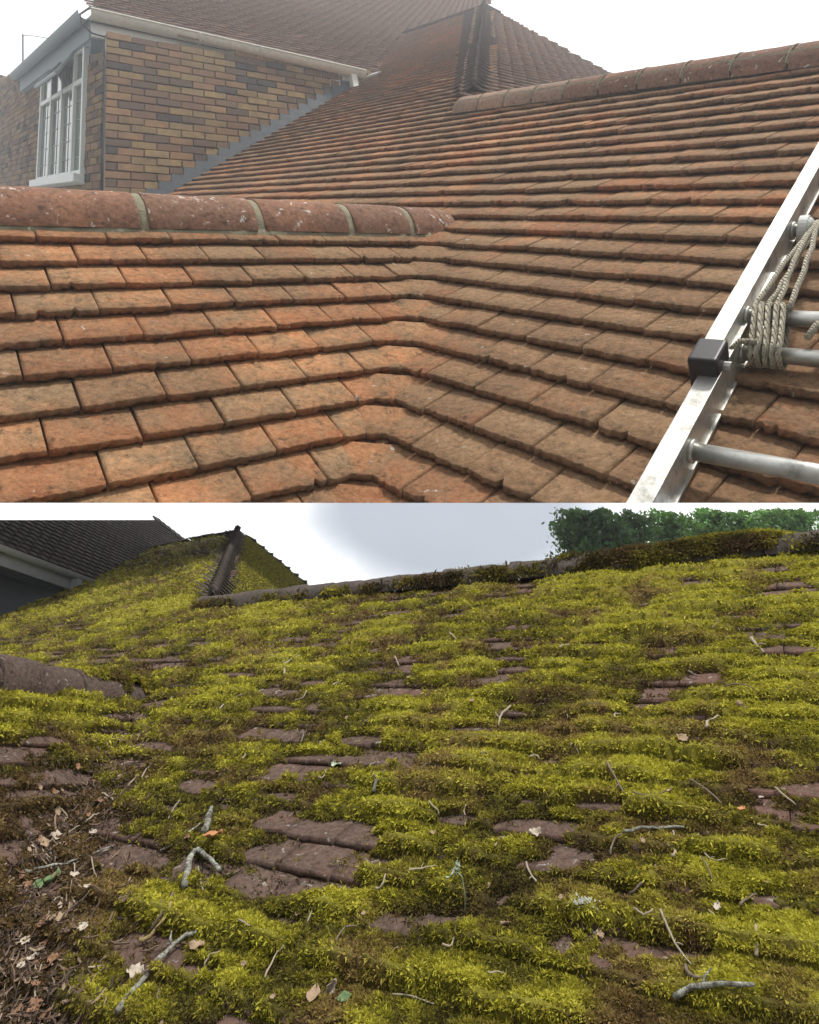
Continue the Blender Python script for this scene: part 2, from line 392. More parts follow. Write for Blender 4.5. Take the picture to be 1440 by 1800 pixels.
# =================================================================== PLACE ONE: the cleaned roof
K = 6.5
def build_clean_house():
    H = empty('tiled_house'); tag(H, 'brick house with a clean orange clay tile roof, white gutter and small casement window', 'house')
    VA, VB, VV = (-234, 367), (2263, 444), (934, -150)
    A = Plane(VA, (2420, -807), (690, 670), C0 + ray(690, 670) * 1.65 * K, -1)
    B = Plane(VB, VV, (690, 670), A.hit(690, 670), 1)
    D = Plane(VB, (846, -111), (650, 132), A.hit(650, 132), 1)
    E = Plane(VB, (866, -113), (835, 160), A.hit(835, 160), 1)
    Wl = Skew(VB, (274, -3660), (400, 278), A.hit(400, 278), 1)
    G = Skew(VA, (274, -3660), (181, 210), Wl.hit(181, 210), 1)
    clay = clay_material('clay_tile', K, [(.0, (.16, .075, .045)), (.25, (.42, .17, .075)), (.5, (.66, .29, .125)), (.75, (.80, .42, .20)), (1, (.58, .36, .22))],
                         (.165, .13, .08), (.66, .62, .54), (.42, .15, .065), .62, bump=.011)
    clay_far = clay_material('clay_tile_pale', K, [(.0, (.34, .21, .15)), (.4, (.46, .28, .19)), (1, (.56, .36, .25))],
                             (.27, .19, .15), (.55, .5, .46), (.30, .17, .12), .4)
    ridge_m = clay_material('clay_ridge', K, [(.1, (.26, .12, .075)), (.45, (.52, .25, .14)), (.9, (.66, .38, .23))],
                            (.12, .07, .058), (.80, .78, .74), (.4, .2, .12), .95, speck=.615)
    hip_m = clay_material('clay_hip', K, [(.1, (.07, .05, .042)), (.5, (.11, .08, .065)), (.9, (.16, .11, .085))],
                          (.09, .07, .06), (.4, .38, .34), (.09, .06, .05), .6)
    mortar = plain('mortar', (.30, .28, .20), .95, var=.55, scale=9 / K * 2.5, bump=.02 * K, spec=.1)
    gA = .065 * 1.65 * K; wT = .1015 * 1.65 * K; t = .0165 * K
    vdir = unit(ray(*VV)); V0 = A.hit(683, 694)
    st = gA / abs(vdir @ A.w); gB = st * abs(vdir @ B.w)
    if vdir @ A.w < 0: vdir = -vdir
    m = unit(A.n + B.n); A.P = A.P - A.n * 2.1 * t; B.P = B.P - B.n * 2.1 * t; V0 = V0 - m * (2.1 * t / (m @ A.n))
    wA0 = (V0 - A.P) @ A.w; wB0 = (V0 - B.P) @ B.w; cn = unit(np.cross(vdir, m))
    if cn @ A.u > 0: cn = -cn                        # points towards B
    lo = (C0, -unit(np.cross(ray(0, 884), ray(1440, 884))))   # the roof's lower eave line
    if lo[1] @ ray(720, 1000) < 0: lo = (C0, -lo[1])
    # main slope
    pA = [(470, 960), (600, 640), (700, 440), (560, 400), (200, 420), (262, 357), (604, 160), (652, 131), (706, 64), (850, 17), (836, 175), (806, 196), (1640, 62), (1640, 960)]
    oA = tiles('main_roof_slope', A, pA, gA, wT, t, wA0, clay, H, jag=.13, ns=20, seed=1, lean=1.3, grime=lambda U, W_: .075 * np.exp(-(((U - (V0 - A.P) @ A.u - (W_ - wA0) * (vdir @ A.u) / (vdir @ A.w)) / K - .45) / .55) ** 2) * (W_ / K < 1.4))
    # keep only the A side of the valley below the small ridge's end
    bm = bmesh.new(); bm.from_mesh(oA.data)
    low = [f for f in bm.faces if proj(f.calc_center_median())[1] > 404 and proj(f.calc_center_median())[0] < 1000]
    gm = list({v for f in low for v in f.verts} | {e for f in low for e in f.edges} | set(low))
    bmesh.ops.bisect_plane(bm, geom=gm, plane_co=Vector(V0), plane_no=Vector(cn), clear_outer=False)
    dead = [f for f in bm.faces if (np.array(f.calc_center_median()) - V0) @ cn > 0 and proj(f.calc_center_median())[1] > 404]
    bmesh.ops.delete(bm, geom=dead, context='FACES')
    bmesh.ops.bisect_plane(bm, geom=bm.verts[:] + bm.edges[:] + bm.faces[:], plane_co=Vector(lo[0]), plane_no=Vector(lo[1]), clear_outer=True)
    bm.to_mesh(oA.data); bm.free()
    # small wing slope facing the viewer
    pB = [(-110, 400), (36, 400), (231, 411), (760, 411), (850, 418), (780, 640), (740, 960), (-110, 960)]
    oB = tiles('wing_roof_slope', B, pB, gB, wT, t, wB0, clay, H, jag=.13, ns=20, seed=2, lean=1.3, bond=.03 * K)
    cut(oB, [(V0, -cn), lo])
    # valley tiles
    ks = range(-5, 8)
    pts = [(V0 + vdir * st * (k - .02), gA) for k in ks]
    o = bent_tiles('valley_tiles', pts, -B.u, A.u, wT * .27, gA, t, B.w, A.w, m, clay, H, raise_=0.0, smoothc=.45, seed=5, chord=True, tri=.1, lean=1.3)
    cut(o, [lo])
    # felt under the tiles
    felt = plain('roofing_felt', (.05, .045, .04), .95); mb = MB()
    for pl, poly in ((A, [(650, 856), (700, 640), (760, 440), (560, 412), (236, 412), (258, 362), (604, 164), (652, 131), (706, 70), (846, 24), (836, 175), (806, 200), (1640, 70), (1640, 856)]), (B, [(-110, 420), (760, 420), (690, 660), (640, 856), (-110, 856)])):
        q = [pl.hit(*p) - pl.n * t * .9 for p in poly]; q2 = [v - pl.n * t for v in q]; n_ = len(q)
        mb.add(q + q2, [tuple(range(n_)), tuple(range(2 * n_ - 1, n_ - 1, -1))] + [(i, i + n_, (i + 1) % n_ + n_, (i + 1) % n_) for i in range(n_)])
    mb.build('roof_boards', felt, H)
    far_felt = []
    # steep upper slope over the gutter, and the one beyond the hip
    wD0 = (D.hit(632, 134) - D.P) @ D.w
    pD = [(130, 22), (400, 86), (636, 131), (652, 131), (706, 64), (775, 36), (850, 17), (900, -40), (150, -40)]
    oD = tiles('upper_roof_slope', D, pD, gA, wT, t, wD0, clay_far, H, jag=.05, ns=2, seed=6, lean=1.3); cut(oD, [(D.hit(163, 28), -D.u)])
    pE = [(850, 17), (838, 100), (830, 185), (900, 185), (1082, 150), (1068, 131), (880, 28)]
    wE0 = (A.hit(683, 694) - E.P) @ E.w
    tiles('hip_roof_slope', E, pE, gA, wT, t, wE0, clay_far, H, jag=.05, ns=2, seed=7, lean=1.3)
    # stepped far edge of that slope
    e0, e1 = E.hit(1068, 136), E.hit(868, 26); mb = MB(); nst = 10; s1up = unit(ray(573, 5421)); s1up = -s1up if (CW.T @ s1up)[1] > 0 else s1up; sb = unit(np.cross(E.u, s1up))
    for i in range(nst):
        p = e0 + (e1 - e0) * (i + .5) / nst; dv = unit(E.u + A.u); k1 = 1 / ppm(p, dv); k2 = 1 / ppm(p, s1up); sb = unit(np.cross(dv, s1up))
        mb.beam(p - dv * 15 * k1, p + dv * 9 * k1, (-9 * k2, 5 * k2), (-.05 * K, .05 * K), s1up, sb, random.random())
    o = mb.build('verge_tiles', clay_far, H)
    mb = MB()
    for pl, poly in ((D, [(160, 32), (634, 134), (650, 132), (704, 66), (775, 38), (850, 19), (890, -40), (170, -40)]), (E, [(850, 20), (836, 180), (900, 190), (1075, 150), (1062, 133), (878, 30)])):
        q = [pl.hit(*p) - pl.n * t * .9 for p in poly]; q2 = [v - pl.n * t for v in q]; n_ = len(q)
        mb.add(q + q2, [tuple(range(n_)), tuple(range(2 * n_ - 1, n_ - 1, -1))] + [(i, i + n_, (i + 1) % n_ + n_, (i + 1) % n_) for i in range(n_)])
    mb.build('roof_boards', felt, H)
    # hip tiles
    hd = unit(ray(866, -113)); H0 = A.hit(832, 180)
    if hd @ A.w < 0: hd = -hd
    hs = gA / abs(hd @ A.w); H1 = A.hit(849, 19); nh = int(np.linalg.norm(H1 - H0) / hs) + 1
    hn = unit(A.n + E.n)
    bA0 = abs(A.c(800, 172)[0] - A.c(832, 172)[0]); bE0 = abs(E.c(869, 172)[0] - E.c(834, 172)[0]); bA1 = abs(A.c(825, 40)[0] - A.c(847, 40)[0]); bE1 = abs(E.c(871, 40)[0] - E.c(849, 40)[0])
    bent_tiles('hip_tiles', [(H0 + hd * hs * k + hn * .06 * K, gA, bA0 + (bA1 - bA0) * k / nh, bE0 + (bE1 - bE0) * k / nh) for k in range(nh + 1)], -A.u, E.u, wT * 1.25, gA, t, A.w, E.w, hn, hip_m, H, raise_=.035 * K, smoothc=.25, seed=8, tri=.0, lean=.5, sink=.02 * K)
    # short top ridge between the upper slopes
    up = unit(A.n + D.n * .2); r0 = .085 * K
    for i in range(7):
        p0 = A.hit(704, 66) * (1 - i / 7) + A.hit(850, 18) * i / 7; p1 = A.hit(704, 66) * (1 - (i + 1) / 7) + A.hit(850, 18) * (i + 1) / 7
        half_tube('top_ridge_tile', p0, p1, A.w, A.n, r0, clay_far, H, n=10, m=3, thick=.012 * K, seed=40 + i)
    # main ridge
    R = empty('ridge'); R.parent = H
    a0, a1 = A.hit(818, 200), A.hit(1650, 95); nr = 11
    upR = unit(A.w * .75 + A.n * .65); sR = unit(np.cross(upR, a1 - a0));
    if sR @ A.n < 0: sR = -sR
    for i in range(nr):
        # one tile every 0.45 m
        p0 = a0 + (a1 - a0) * (i / nr); p1 = a0 + (a1 - a0) * ((i + 1) / nr - .004)
        half_tube('ridge_tile', p0, p1, upR, sR, .104 * K, clay_far if i < 4 else ridge_m, R, ang=(-25, 205), n=18, m=8, thick=.014 * K, seed=60 + i, rough=.015)
        mb = MB(); ring = [p1 + sR * math.cos(a) * .1035 * K + upR * math.sin(a) * .1035 * K for a in np.radians(np.linspace(-10, 190, 17))]
        mb.tube(ring, .0045 * K, 5, .5); mb.build('mortar_joint', mortar, R)
    # rounded end of the main ridge
    half_tube('ridge_end', a0 + unit(a1 - a0) * .1 * K, a0 - unit(a1 - a0) * .07 * K, upR, sR, .103 * K, clay_far, R, ang=(-25, 205), thick=.014 * K, seed=77, end_round=True)
    mb = MB(); mb.beam(a0, a1, (-.10 * K, .1 * K), (-.02 * K, .035 * K), sR, upR); mb.build('mortar_bed', mortar, R)
    # small wing ridge in front of the wall
    N = empty('wing_ridge'); N.parent = H
    ud = unit(ray(*VB))
    upN = unit(np.cross(ud, B.u * 0 + unit(A.u + B.n * 0))) if False else unit(-ray(573, 5421) if (CW.T @ ray(573, 5421))[1] > 0 else ray(573, 5421))
    sN = unit(np.cross(upN, ud));
    if sN @ B.n < 0: sN = -sN
    upN = unit(np.cross(ud, sN)) * (1 if np.cross(ud, sN) @ upN > 0 else -1)
    e = B.hit(765, 424); rN = .128 * K
    ax0 = e - sN * rN * .72 + upN * .0 * K
    # walk left along the ridge by pixel columns of the joints
    def on_axis(x):
        # point of the axis that projects at column x
        lo_, hi_ = -40 * K, 2 * K
        for _ in range(60):
            mid_ = (lo_ + hi_) / 2
            q = proj(ax0 + ud * mid_)
            if q[2] > .05 and q[0] > x: hi_ = mid_
            elif q[2] <= .05: lo_ = mid_
            else: lo_ = mid_
        return ax0 + ud * lo_
    js = [-120, 36 - 0, 236, 430, 585, 690, 752]
    js = [-190, 232, 430, 585, 690, 748]
    for i in range(len(js) - 1):
        p0, p1 = on_axis(js[i]), on_axis(js[i + 1])
        half_tube('ridge_tile', p0 + ud * .022 * K, p1 - ud * .002 * K, upN, sN, rN, ridge_m, N, ang=(12, 168), n=26, m=26 if i == 0 else 12, thick=.016 * K, seed=20 + i, rough=.02)
        half_tube('mortar_joint', p1 - ud * .006 * K, p1 + ud * .03 * K, upN, sN, rN * .972, mortar, N, ang=(-8, 188), n=30, m=3, thick=.03 * K, seed=300 + i, rough=.03)
    p0 = on_axis(748)
    half_tube('ridge_end', p0 + ud * .0 * K, p0 + ud * .12 * K, upN, sN, rN * .98, ridge_m, N, ang=(-14, 194), n=24, m=14, thick=.016 * K, seed=31, rough=.03, end_round=True)
    # mortar bed under the wing ridge, both sides, lumpy
    P0, P1 = on_axis(-190), on_axis(765); n = 120; V = []; prof = [(.94, .24), (1.0, .05), (1.04, -.16), (1.08, -.34), (1.10, -.55), (1.06, -.75), (-.93, -.55), (-1.05, -.3), (-.94, .24)]
    for i in range(n + 1):
        p = P0 + (P1 - P0) * i / n
        for j, (x, y) in enumerate(prof):
            jx = (fbm(i * .35, j * 3.1, 5, 3) - .5) * .07; V.append(p + sN * rN * (x + jx) + upN * rN * (y + jx * .6))
    q = len(prof); Fc = [(i * q + j, i * q + (j + 1) % q, (i + 1) * q + (j + 1) % q, (i + 1) * q + j) for i in range(n) for j in range(q)] + [tuple(range(q)), tuple(range(n * q, n * q + q))]
    mesh_obj('mortar_bed', V, Fc, mortar, N, smooth=True)
    # ---------------- brick walls
    brick_m = mat('brick', lambda nt, b: (
        nt.links.new(mixc(nt, math_(nt, 'MULTIPLY', ramp(nt, noise(nt, 9 / K, 8, .75, coords(nt)), [(.35, (0, 0, 0)), (.7, (1, 1, 1))]), .75),
            ramp(nt, attr(nt, 'tone'), [(0, (.05, .048, .055)), (.07, (.06, .055, .06)), (.08, (.22, .125, .075)), (.30, (.29, .16, .09)), (.31, (.28, .19, .09)), (.62, (.37, .26, .125)), (.63, (.13, .09, .065)), (.8, (.18, .12, .08)), (.81, (.38, .23, .115)), (1, (.30, .17, .09))], 'LINEAR'),
            (.13, .10, .08)), b.inputs['Base Color']),
        b.inputs['Roughness'].__setattr__('default_value', .9), b.inputs['Specular IOR Level'].__setattr__('default_value', .1),
        bumpn(nt, b, noise(nt, 60 / K, 5, .7, coords(nt)), .8, .006 * K)))
    mort2 = plain('wall_mortar', (.19, .16, .12), .95, var=.3, scale=20 / K, spec=.1)
    # brick module from the picture: 46 px wide, 13.6 px high near x = 240
    bw = abs(Wl.c(261, 240)[0] - Wl.c(215, 240)[0]); bh = abs(Wl.c(215, 246)[1] - Wl.c(215, 232.2)[1])
    pW = [(179, 352), (185, 60), (640, 120), (650, 150), (600, 170), (262, 362)]
    mb = MB(); q = [Wl.hit(*p) - Wl.n * .004 * K for p in pW]
    mb.add(q + [x - Wl.n * .2 * K for x in q], [tuple(range(6)), tuple(range(11, 5, -1))] + [(i, i + 6, (i + 1) % 6 + 6, (i + 1) % 6) for i in range(6)])
    wall = mb.build('gable_wall', mort2, H)
    bricks('brickwork', Wl, [(160, 360), (160, 60), (640, 120), (660, 150), (600, 172), (262, 372)], bw, bh, brick_m, wall, w0=Wl.c(215, 232.2)[1], prot=.012 * K, corner=Wl.c(183, 200)[0] % bw, depth=.03 * K)
    cut(bpy.data.objects['brickwork'], [(G.P + G.n * .008 * K, G.n)])
    pG = [(181, 352), (183, 90), (60, 120), (-60, 190), (-60, 380)]
    q = [G.hit(*p) - G.n * .004 * K for p in pG]; mb = MB()
    mb.add(q + [x - G.n * .012 * K for x in q], [tuple(range(5)), tuple(range(9, 4, -1))] + [(i, i + 5, (i + 1) % 5 + 5, (i + 1) % 5) for i in range(5)])
    wall2 = mb.build('side_wall', mort2, H)
    # side wall bricks, leaving the window opening
    gw = abs(G.c(181, 250)[0] - G.c(163.5, 250)[0]); o = bricks('brickwork', G, [(200, 356), (200, 100), (152, 120), (150, 318), (70, 330), (74, 135), (-60, 135), (-60, 390)], bw, bh, brick_m, wall2,
               w0=G.c(181, 246)[1], prot=.012 * K, depth=.03 * K, seed=9)
    cut(o, [(Wl.P + Wl.n * .006 * K, Wl.n)])
    # ---------------- stepped lead flashing
    lead = plain('lead', (.05, .064, .082), .55, var=.35, scale=4 / K * 2.5, bump=.01 * K, spec=.5)
    mb = MB(); f0, f1 = np.array([262, 357.]), np.array([606, 159.])
    c0, c1 = Wl.c(*f0), Wl.c(*f1); w = Wl.c(215, 232.2)[1] + bh * math.floor((c0[1] - Wl.c(215, 232.2)[1]) / bh); slope = (c1[0] - c0[0]) / (c1[1] - c0[1])
    off = .0 ; step = []
    while w < c1[1] + bh * .5:
        ul = c0[0] + (w - c0[1]) * slope - bh * 1.3; ur = ul + bh * slope + bh * 1.6
        a, bq = w, w + bh
        V = [Wl.at(ul, a, .028 * K), Wl.at(ur, a, .028 * K), Wl.at(ur + bh * slope * .9, bq, .028 * K), Wl.at(ul, bq, .028 * K)]
        V += [v - Wl.n * .01 * K for v in V]
        mb.add(V, [(0, 1, 2, 3), (4, 7, 6, 5), (0, 4, 5, 1), (1, 5, 6, 2), (2, 6, 7, 3), (3, 7, 4, 0)]); w += bh
    a, b2 = A.hit(240, 368), A.hit(610, 157)
    nn = 30; V = []
    for i in range(nn + 1):
        p = a + (b2 - a) * i / nn; ww = (.5 + .12 * fbm(i * .6, 1, 3, 2))
        for x, h in ((-.03, .10), (.03, .085), (.09, .065), (.13, .045), (.15, .028)):
            V.append(p + A.u * x * K * 1.2 + A.n * (h * K * .62 + .006 * K * fbm(i * .8, x * 30, 8, 2)))
    Fc = [(i * 5 + j, i * 5 + j + 1, (i + 1) * 5 + j + 1, (i + 1) * 5 + j) for i in range(nn) for j in range(4)]
    fl = mb.build('stepped_flashing', lead, H)
    o = mesh_obj('flashing_apron', V, Fc, lead, fl, {'tone': [.5] * len(V)}, smooth=True)
    # ---------------- gutter, fascia, soffit
    white = plain('white_paint', (.80, .82, .80), .5, var=.12, scale=6 / K * 2.5, bump=.002 * K, spec=.4)
    grim = plain('grimy_white', (.68, .68, .62), .6, var=.3, scale=10 / K * 2.5, bump=.003 * K)
    shade = plain('shaded_white_board', (.30, .36, .40), .7, var=.1, scale=5)  # white eave boards with their shade put into a blue-grey colour
    g0, g1 = D.hit(158, 28), D.hit(634, 133); gd = unit(g1 - g0)
    upW = unit(-ray(274, -3660)) ; upW = upW if (CW.T @ upW)[1] < 0 else -upW
    out = unit(np.cross(gd, upW)); out = out if out @ Wl.n > 0 else -out
    upG = unit(np.cross(gd, out)); upG = upG if upG @ upW > 0 else -upG
    r = .062 * K; prof = [(r * 1.02 + r * math.cos(a), r * math.sin(a)) for a in np.radians(np.linspace(180, 360, 13))]
    prof += [(x, y) for x, y in reversed([(r * 1.02 + r * .9 * math.cos(a), r * .9 * math.sin(a) + .002) for a in np.radians(np.linspace(180, 360, 13))])]
    gt = MB(); sh = -.02 * K; base = lambda p: p + upG * sh
    gt.sweep(base(g0), base(g1), prof, out, upG); gt.beam(base(g0) + out * r * 2.0, base(g1) + out * r * 2.0, (-.004 * K, .012 * K), (-.008 * K, .006 * K), out, upG)
    gu = gt.build('gutter', grim, H)
    for x in (345, 452, 588):
        s = (x - 158) / (634 - 158); s = s * g0.dot(g0) * 0 + s
        # bracket at that column
        lo_, hi_ = 0., 1.
        for _ in range(40):
            mid_ = (lo_ + hi_) / 2
            if proj(g0 + (g1 - g0) * mid_)[0] < x: lo_ = mid_
            else: hi_ = mid_
        p = base(g0 + (g1 - g0) * lo_); mb = MB(); rr = r * 1.06
        mb.sweep(p, p + gd * .03 * K, [(r * 1.02 + rr * math.cos(a), rr * math.sin(a)) for a in np.radians(np.linspace(175, 365, 12))] + [(r * 1.02 + rr * 1.08 * math.cos(a), rr * 1.08 * math.sin(a)) for a in np.radians(np.linspace(365, 175, 12))], out, upG)
        mb.build('gutter_bracket', grim, gu)
    pe = base(g1); mb = MB(); mb.sweep(pe - gd * .01 * K, pe + gd * .012 * K, [(r * 1.02 + r * 1.08 * math.cos(a), r * 1.08 * math.sin(a)) for a in np.radians(np.linspace(180, 360, 14))], out, upG)
    mb.build('stop_end', grim, gu)
    mb = MB(); mb.beam(g0, g1 - gd * .02 * K, (-.028 * K, -.002 * K), (-.215 * K, -.01 * K), out, upG); fa = mb.build('fascia_board', white, H)
    # outlet block at the gutter's end
    s = g1 - gd * .10 * K; mb = MB(); mb.beam(s - gd * .075 * K, s, (.002 * K, .09 * K), (-.26 * K, -.045 * K), out, upG); o = mb.build('gutter_outlet', white, gu); bevel(o, .006 * K)
    mb = MB(); dW = abs((g0 - Wl.P) @ Wl.n)
    dd2 = lambda P: (P - Wl.P) @ Wl.n
    so0, so1 = g0 - upG * .205 * K, g1 - upG * .205 * K
    mb.beam(so0 - gd * .0 * K, so1 - gd * .03 * K, (-abs(dd2(so0)) - .1 * K, -.028 * K), (-.02 * K, .0), out, upG); mb.build('soffit', plain('soffit_shade', (.14, .18, .24), .8), H)  # soffit coloured dark blue to carry the shade under the eave
    # eave turning away on the side wall
    sd_ = unit(ray(*VA)); us = unit(np.cross(sd_, out)); us = us if us @ upG > 0 else -us
    ou2 = unit(np.cross(sd_, upG)); ou2 = ou2 if ou2 @ G.n > 0 else -ou2
    up2 = unit(np.cross(sd_, ou2)); up2 = up2 if up2 @ upG > 0 else -up2
    c = g0 + out * .02 * K; far = c + sd_ * 3.6 * K
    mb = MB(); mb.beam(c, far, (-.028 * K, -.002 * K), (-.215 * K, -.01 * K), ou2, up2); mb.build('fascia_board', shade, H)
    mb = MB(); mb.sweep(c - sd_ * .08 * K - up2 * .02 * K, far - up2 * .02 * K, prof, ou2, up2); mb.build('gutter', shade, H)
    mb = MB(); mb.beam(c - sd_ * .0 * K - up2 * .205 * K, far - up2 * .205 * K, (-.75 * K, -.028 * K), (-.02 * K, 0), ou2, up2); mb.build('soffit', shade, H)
    # lead soaker where gutter dies into the slope
    mb = MB(); a, b2 = A.hit(624, 148), A.hit(668, 134)
    mb.beam(a, b2, (-.03 * K, .04 * K), (.03 * K, .05 * K), A.w, A.n); mb.build('lead_soaker', plain('pale_lead', (.5, .52, .52), .5), H)
    # ---------------- window
    wn = empty('window'); wn.parent = H
    def gp(x, y, h=0): return G.hit(x, y) + G.n * h
    frm = plain('window_white', (.76, .82, .80), .45, var=.08, scale=8)
    up_ = unit(G.hit(75, 200) - G.hit(71, 318)); hz = unit(G.hit(150, 308) - G.hit(72, 321))
    if True:
        x = lambda cc, y: None
        bl, br = G.c(72, 321), G.c(151, 308); wd = br[0] - bl[0] if abs(br[0] - bl[0]) > 1e-6 else 1
        cu = lambda s: bl[0] + (br[0] - bl[0]) * s
        ht = abs(G.c(75, 140)[1] - G.c(72, 321)[1]); zb = min(bl[1], br[1]); sg = G.c(72, 200)[1] - G.c(72, 321)[1] > 0
        def bar(mbx, u0, u1, w0_, w1_, h0, h1): 
            V = [G.at(u, w_, h) for h in (h0, h1) for u, w_ in ((u0, w0_), (u1, w0_), (u1, w1_), (u0, w1_))]
            mbx.add(V, [(0, 3, 2, 1), (4, 5, 6, 7), (0, 1, 5, 4), (1, 2, 6, 5), (2, 3, 7, 6), (3, 0, 4, 7)])
        Wd = br[0] - bl[0]; aw = abs(Wd); s_ = 1 if Wd > 0 else -1
        tk = .055 * K; tr = zb + ht * .72
        mb = MB()
        # columns of the picture's frame: jambs and three mullions
        xs = [72, 91, 110.5, 132, 149]
        us_ = [G.c(x_, 315)[0] for x_ in xs]
        for uq in us_: bar(mb, uq - tk * .5, uq + tk * .5, zb, zb + ht, .0, .05 * K)
        umin, umax = min(us_), max(us_)
        for wq in (zb + tk * .5, tr, zb + ht - tk * .5): bar(mb, umin, umax, wq - tk * .5, wq + tk * .5, .0, .045 * K)
        fr = mb.build('frame', frm, wn); bevel(fr, .004 * K)
        mb = MB(); bar(mb, umin - tk, umax + tk, zb - .09 * K, zb - .0 * K, -.02 * K, .11 * K); bevel(mb.build('sill', frm, wn), .008 * K)
        def gl(nt, b):
            c = coords(nt, 1 / K); n = noise(nt, 5, 5, .7, c)
            nt.links.new(ramp(nt, n, [(.38, (.02, .035, .03)), (.55, (.06, .11, .07)), (.68, (.22, .28, .24))]), b.inputs['Base Color'])  # greenish reflections in the panes put into the base colour
            b.inputs['Roughness'].default_value = .08; b.inputs['Specular IOR Level'].default_value = .9
        gm_ = mat('window_glass', gl); leadm = plain('lattice', (.32, .40, .36), .5)
        su = sorted(us_)
        for i in range(4):
            for (z0_, z1_) in ((zb, tr), (tr, zb + ht)):
                mb = MB(); bar(mb, su[i], su[i + 1], z0_, z1_, .012 * K, .018 * K); mb.build('pane', gm_, wn)
            mb = MB(); nl = 5
            for q in range(1, nl): zz = zb + (tr - zb) * q / nl; bar(mb, su[i], su[i + 1], zz - .004 * K, zz + .004 * K, .018 * K, .023 * K)
            um = (su[i] + su[i + 1]) / 2; bar(mb, um - .004 * K, um + .004 * K, zb, tr, .018 * K, .0225 * K)
            mb.build('glazing_bars', leadm, wn)
        # two top lights standing open
        for i in (1, 2):
            mb = MB(); u0, u1 = su[i], su[i + 1]; topz = zb + ht * .97
            a_ = [G.at(u0, topz, .06 * K), G.at(u1, topz, .06 * K), G.at(u1, topz - ht * .2, .20 * K), G.at(u0, topz - ht * .2, .20 * K)]
            for p_, q_ in ((0, 1), (1, 2), (2, 3), (3, 0)): mb.tube([a_[p_], a_[q_]], .02 * K, 6)
            op = mb.build('open_top_light', plain('shaded_frame', (.3, .36, .38), .5), wn)
            mesh_obj('pane', np.array(a_ + [v - G.n * .01 * K for v in a_]), [(0, 1, 2, 3), (4, 7, 6, 5)], gm_, op)
    # ---------------- things fixed on the corner
    blk = plain('black_plastic', (.015, .017, .02), .5, var=.2)
    mb = MB(); pts = [Wl.hit(184.5, 74), Wl.hit(184, 100), Wl.hit(182, 200), Wl.hit(179.5, 280), Wl.hit(177.5, 350)]
    mb.tube([p + Wl.n * .03 * K for p in pts], .011 * K, 8)
    pc = g0 - upG * .1 * K + out * .06 * K
    loop = [pc + gd * x * K + upG * y * K for x, y in ((.22, -.12), (.1, -.15), (.0, -.14), (-.08, -.06), (-.09, .04), (-.02, .12), (.06, .17))]
    mb.tube(loop, .009 * K, 6)
    tag(mb.build('cable', blk, None, True), 'black cable dropping down the brick corner beside the casement window', 'cable')
    # aerial pole beyond the eave
    mb = MB(); P = C0 + ray(40, 60) * 9 * K; Q = C0 + ray(41, 150) * 9 * K
    mb.tube([P, Q], .014 * K, 6); mb.tube([P + (P - Q) * -.02, C0 + ray(60, 63) * 9 * K, C0 + ray(84, 67) * 9 * K], .006 * K, 5)
    tag(mb.build('aerial_pole', plain('pole_grey', (.45, .5, .53), .6), None), 'thin grey pole with a wire against the sky beyond the white eave', 'pole')
    return dict(A=A, B=B, gA=gA, t=t, wT=wT)
S1 = build_clean_house()

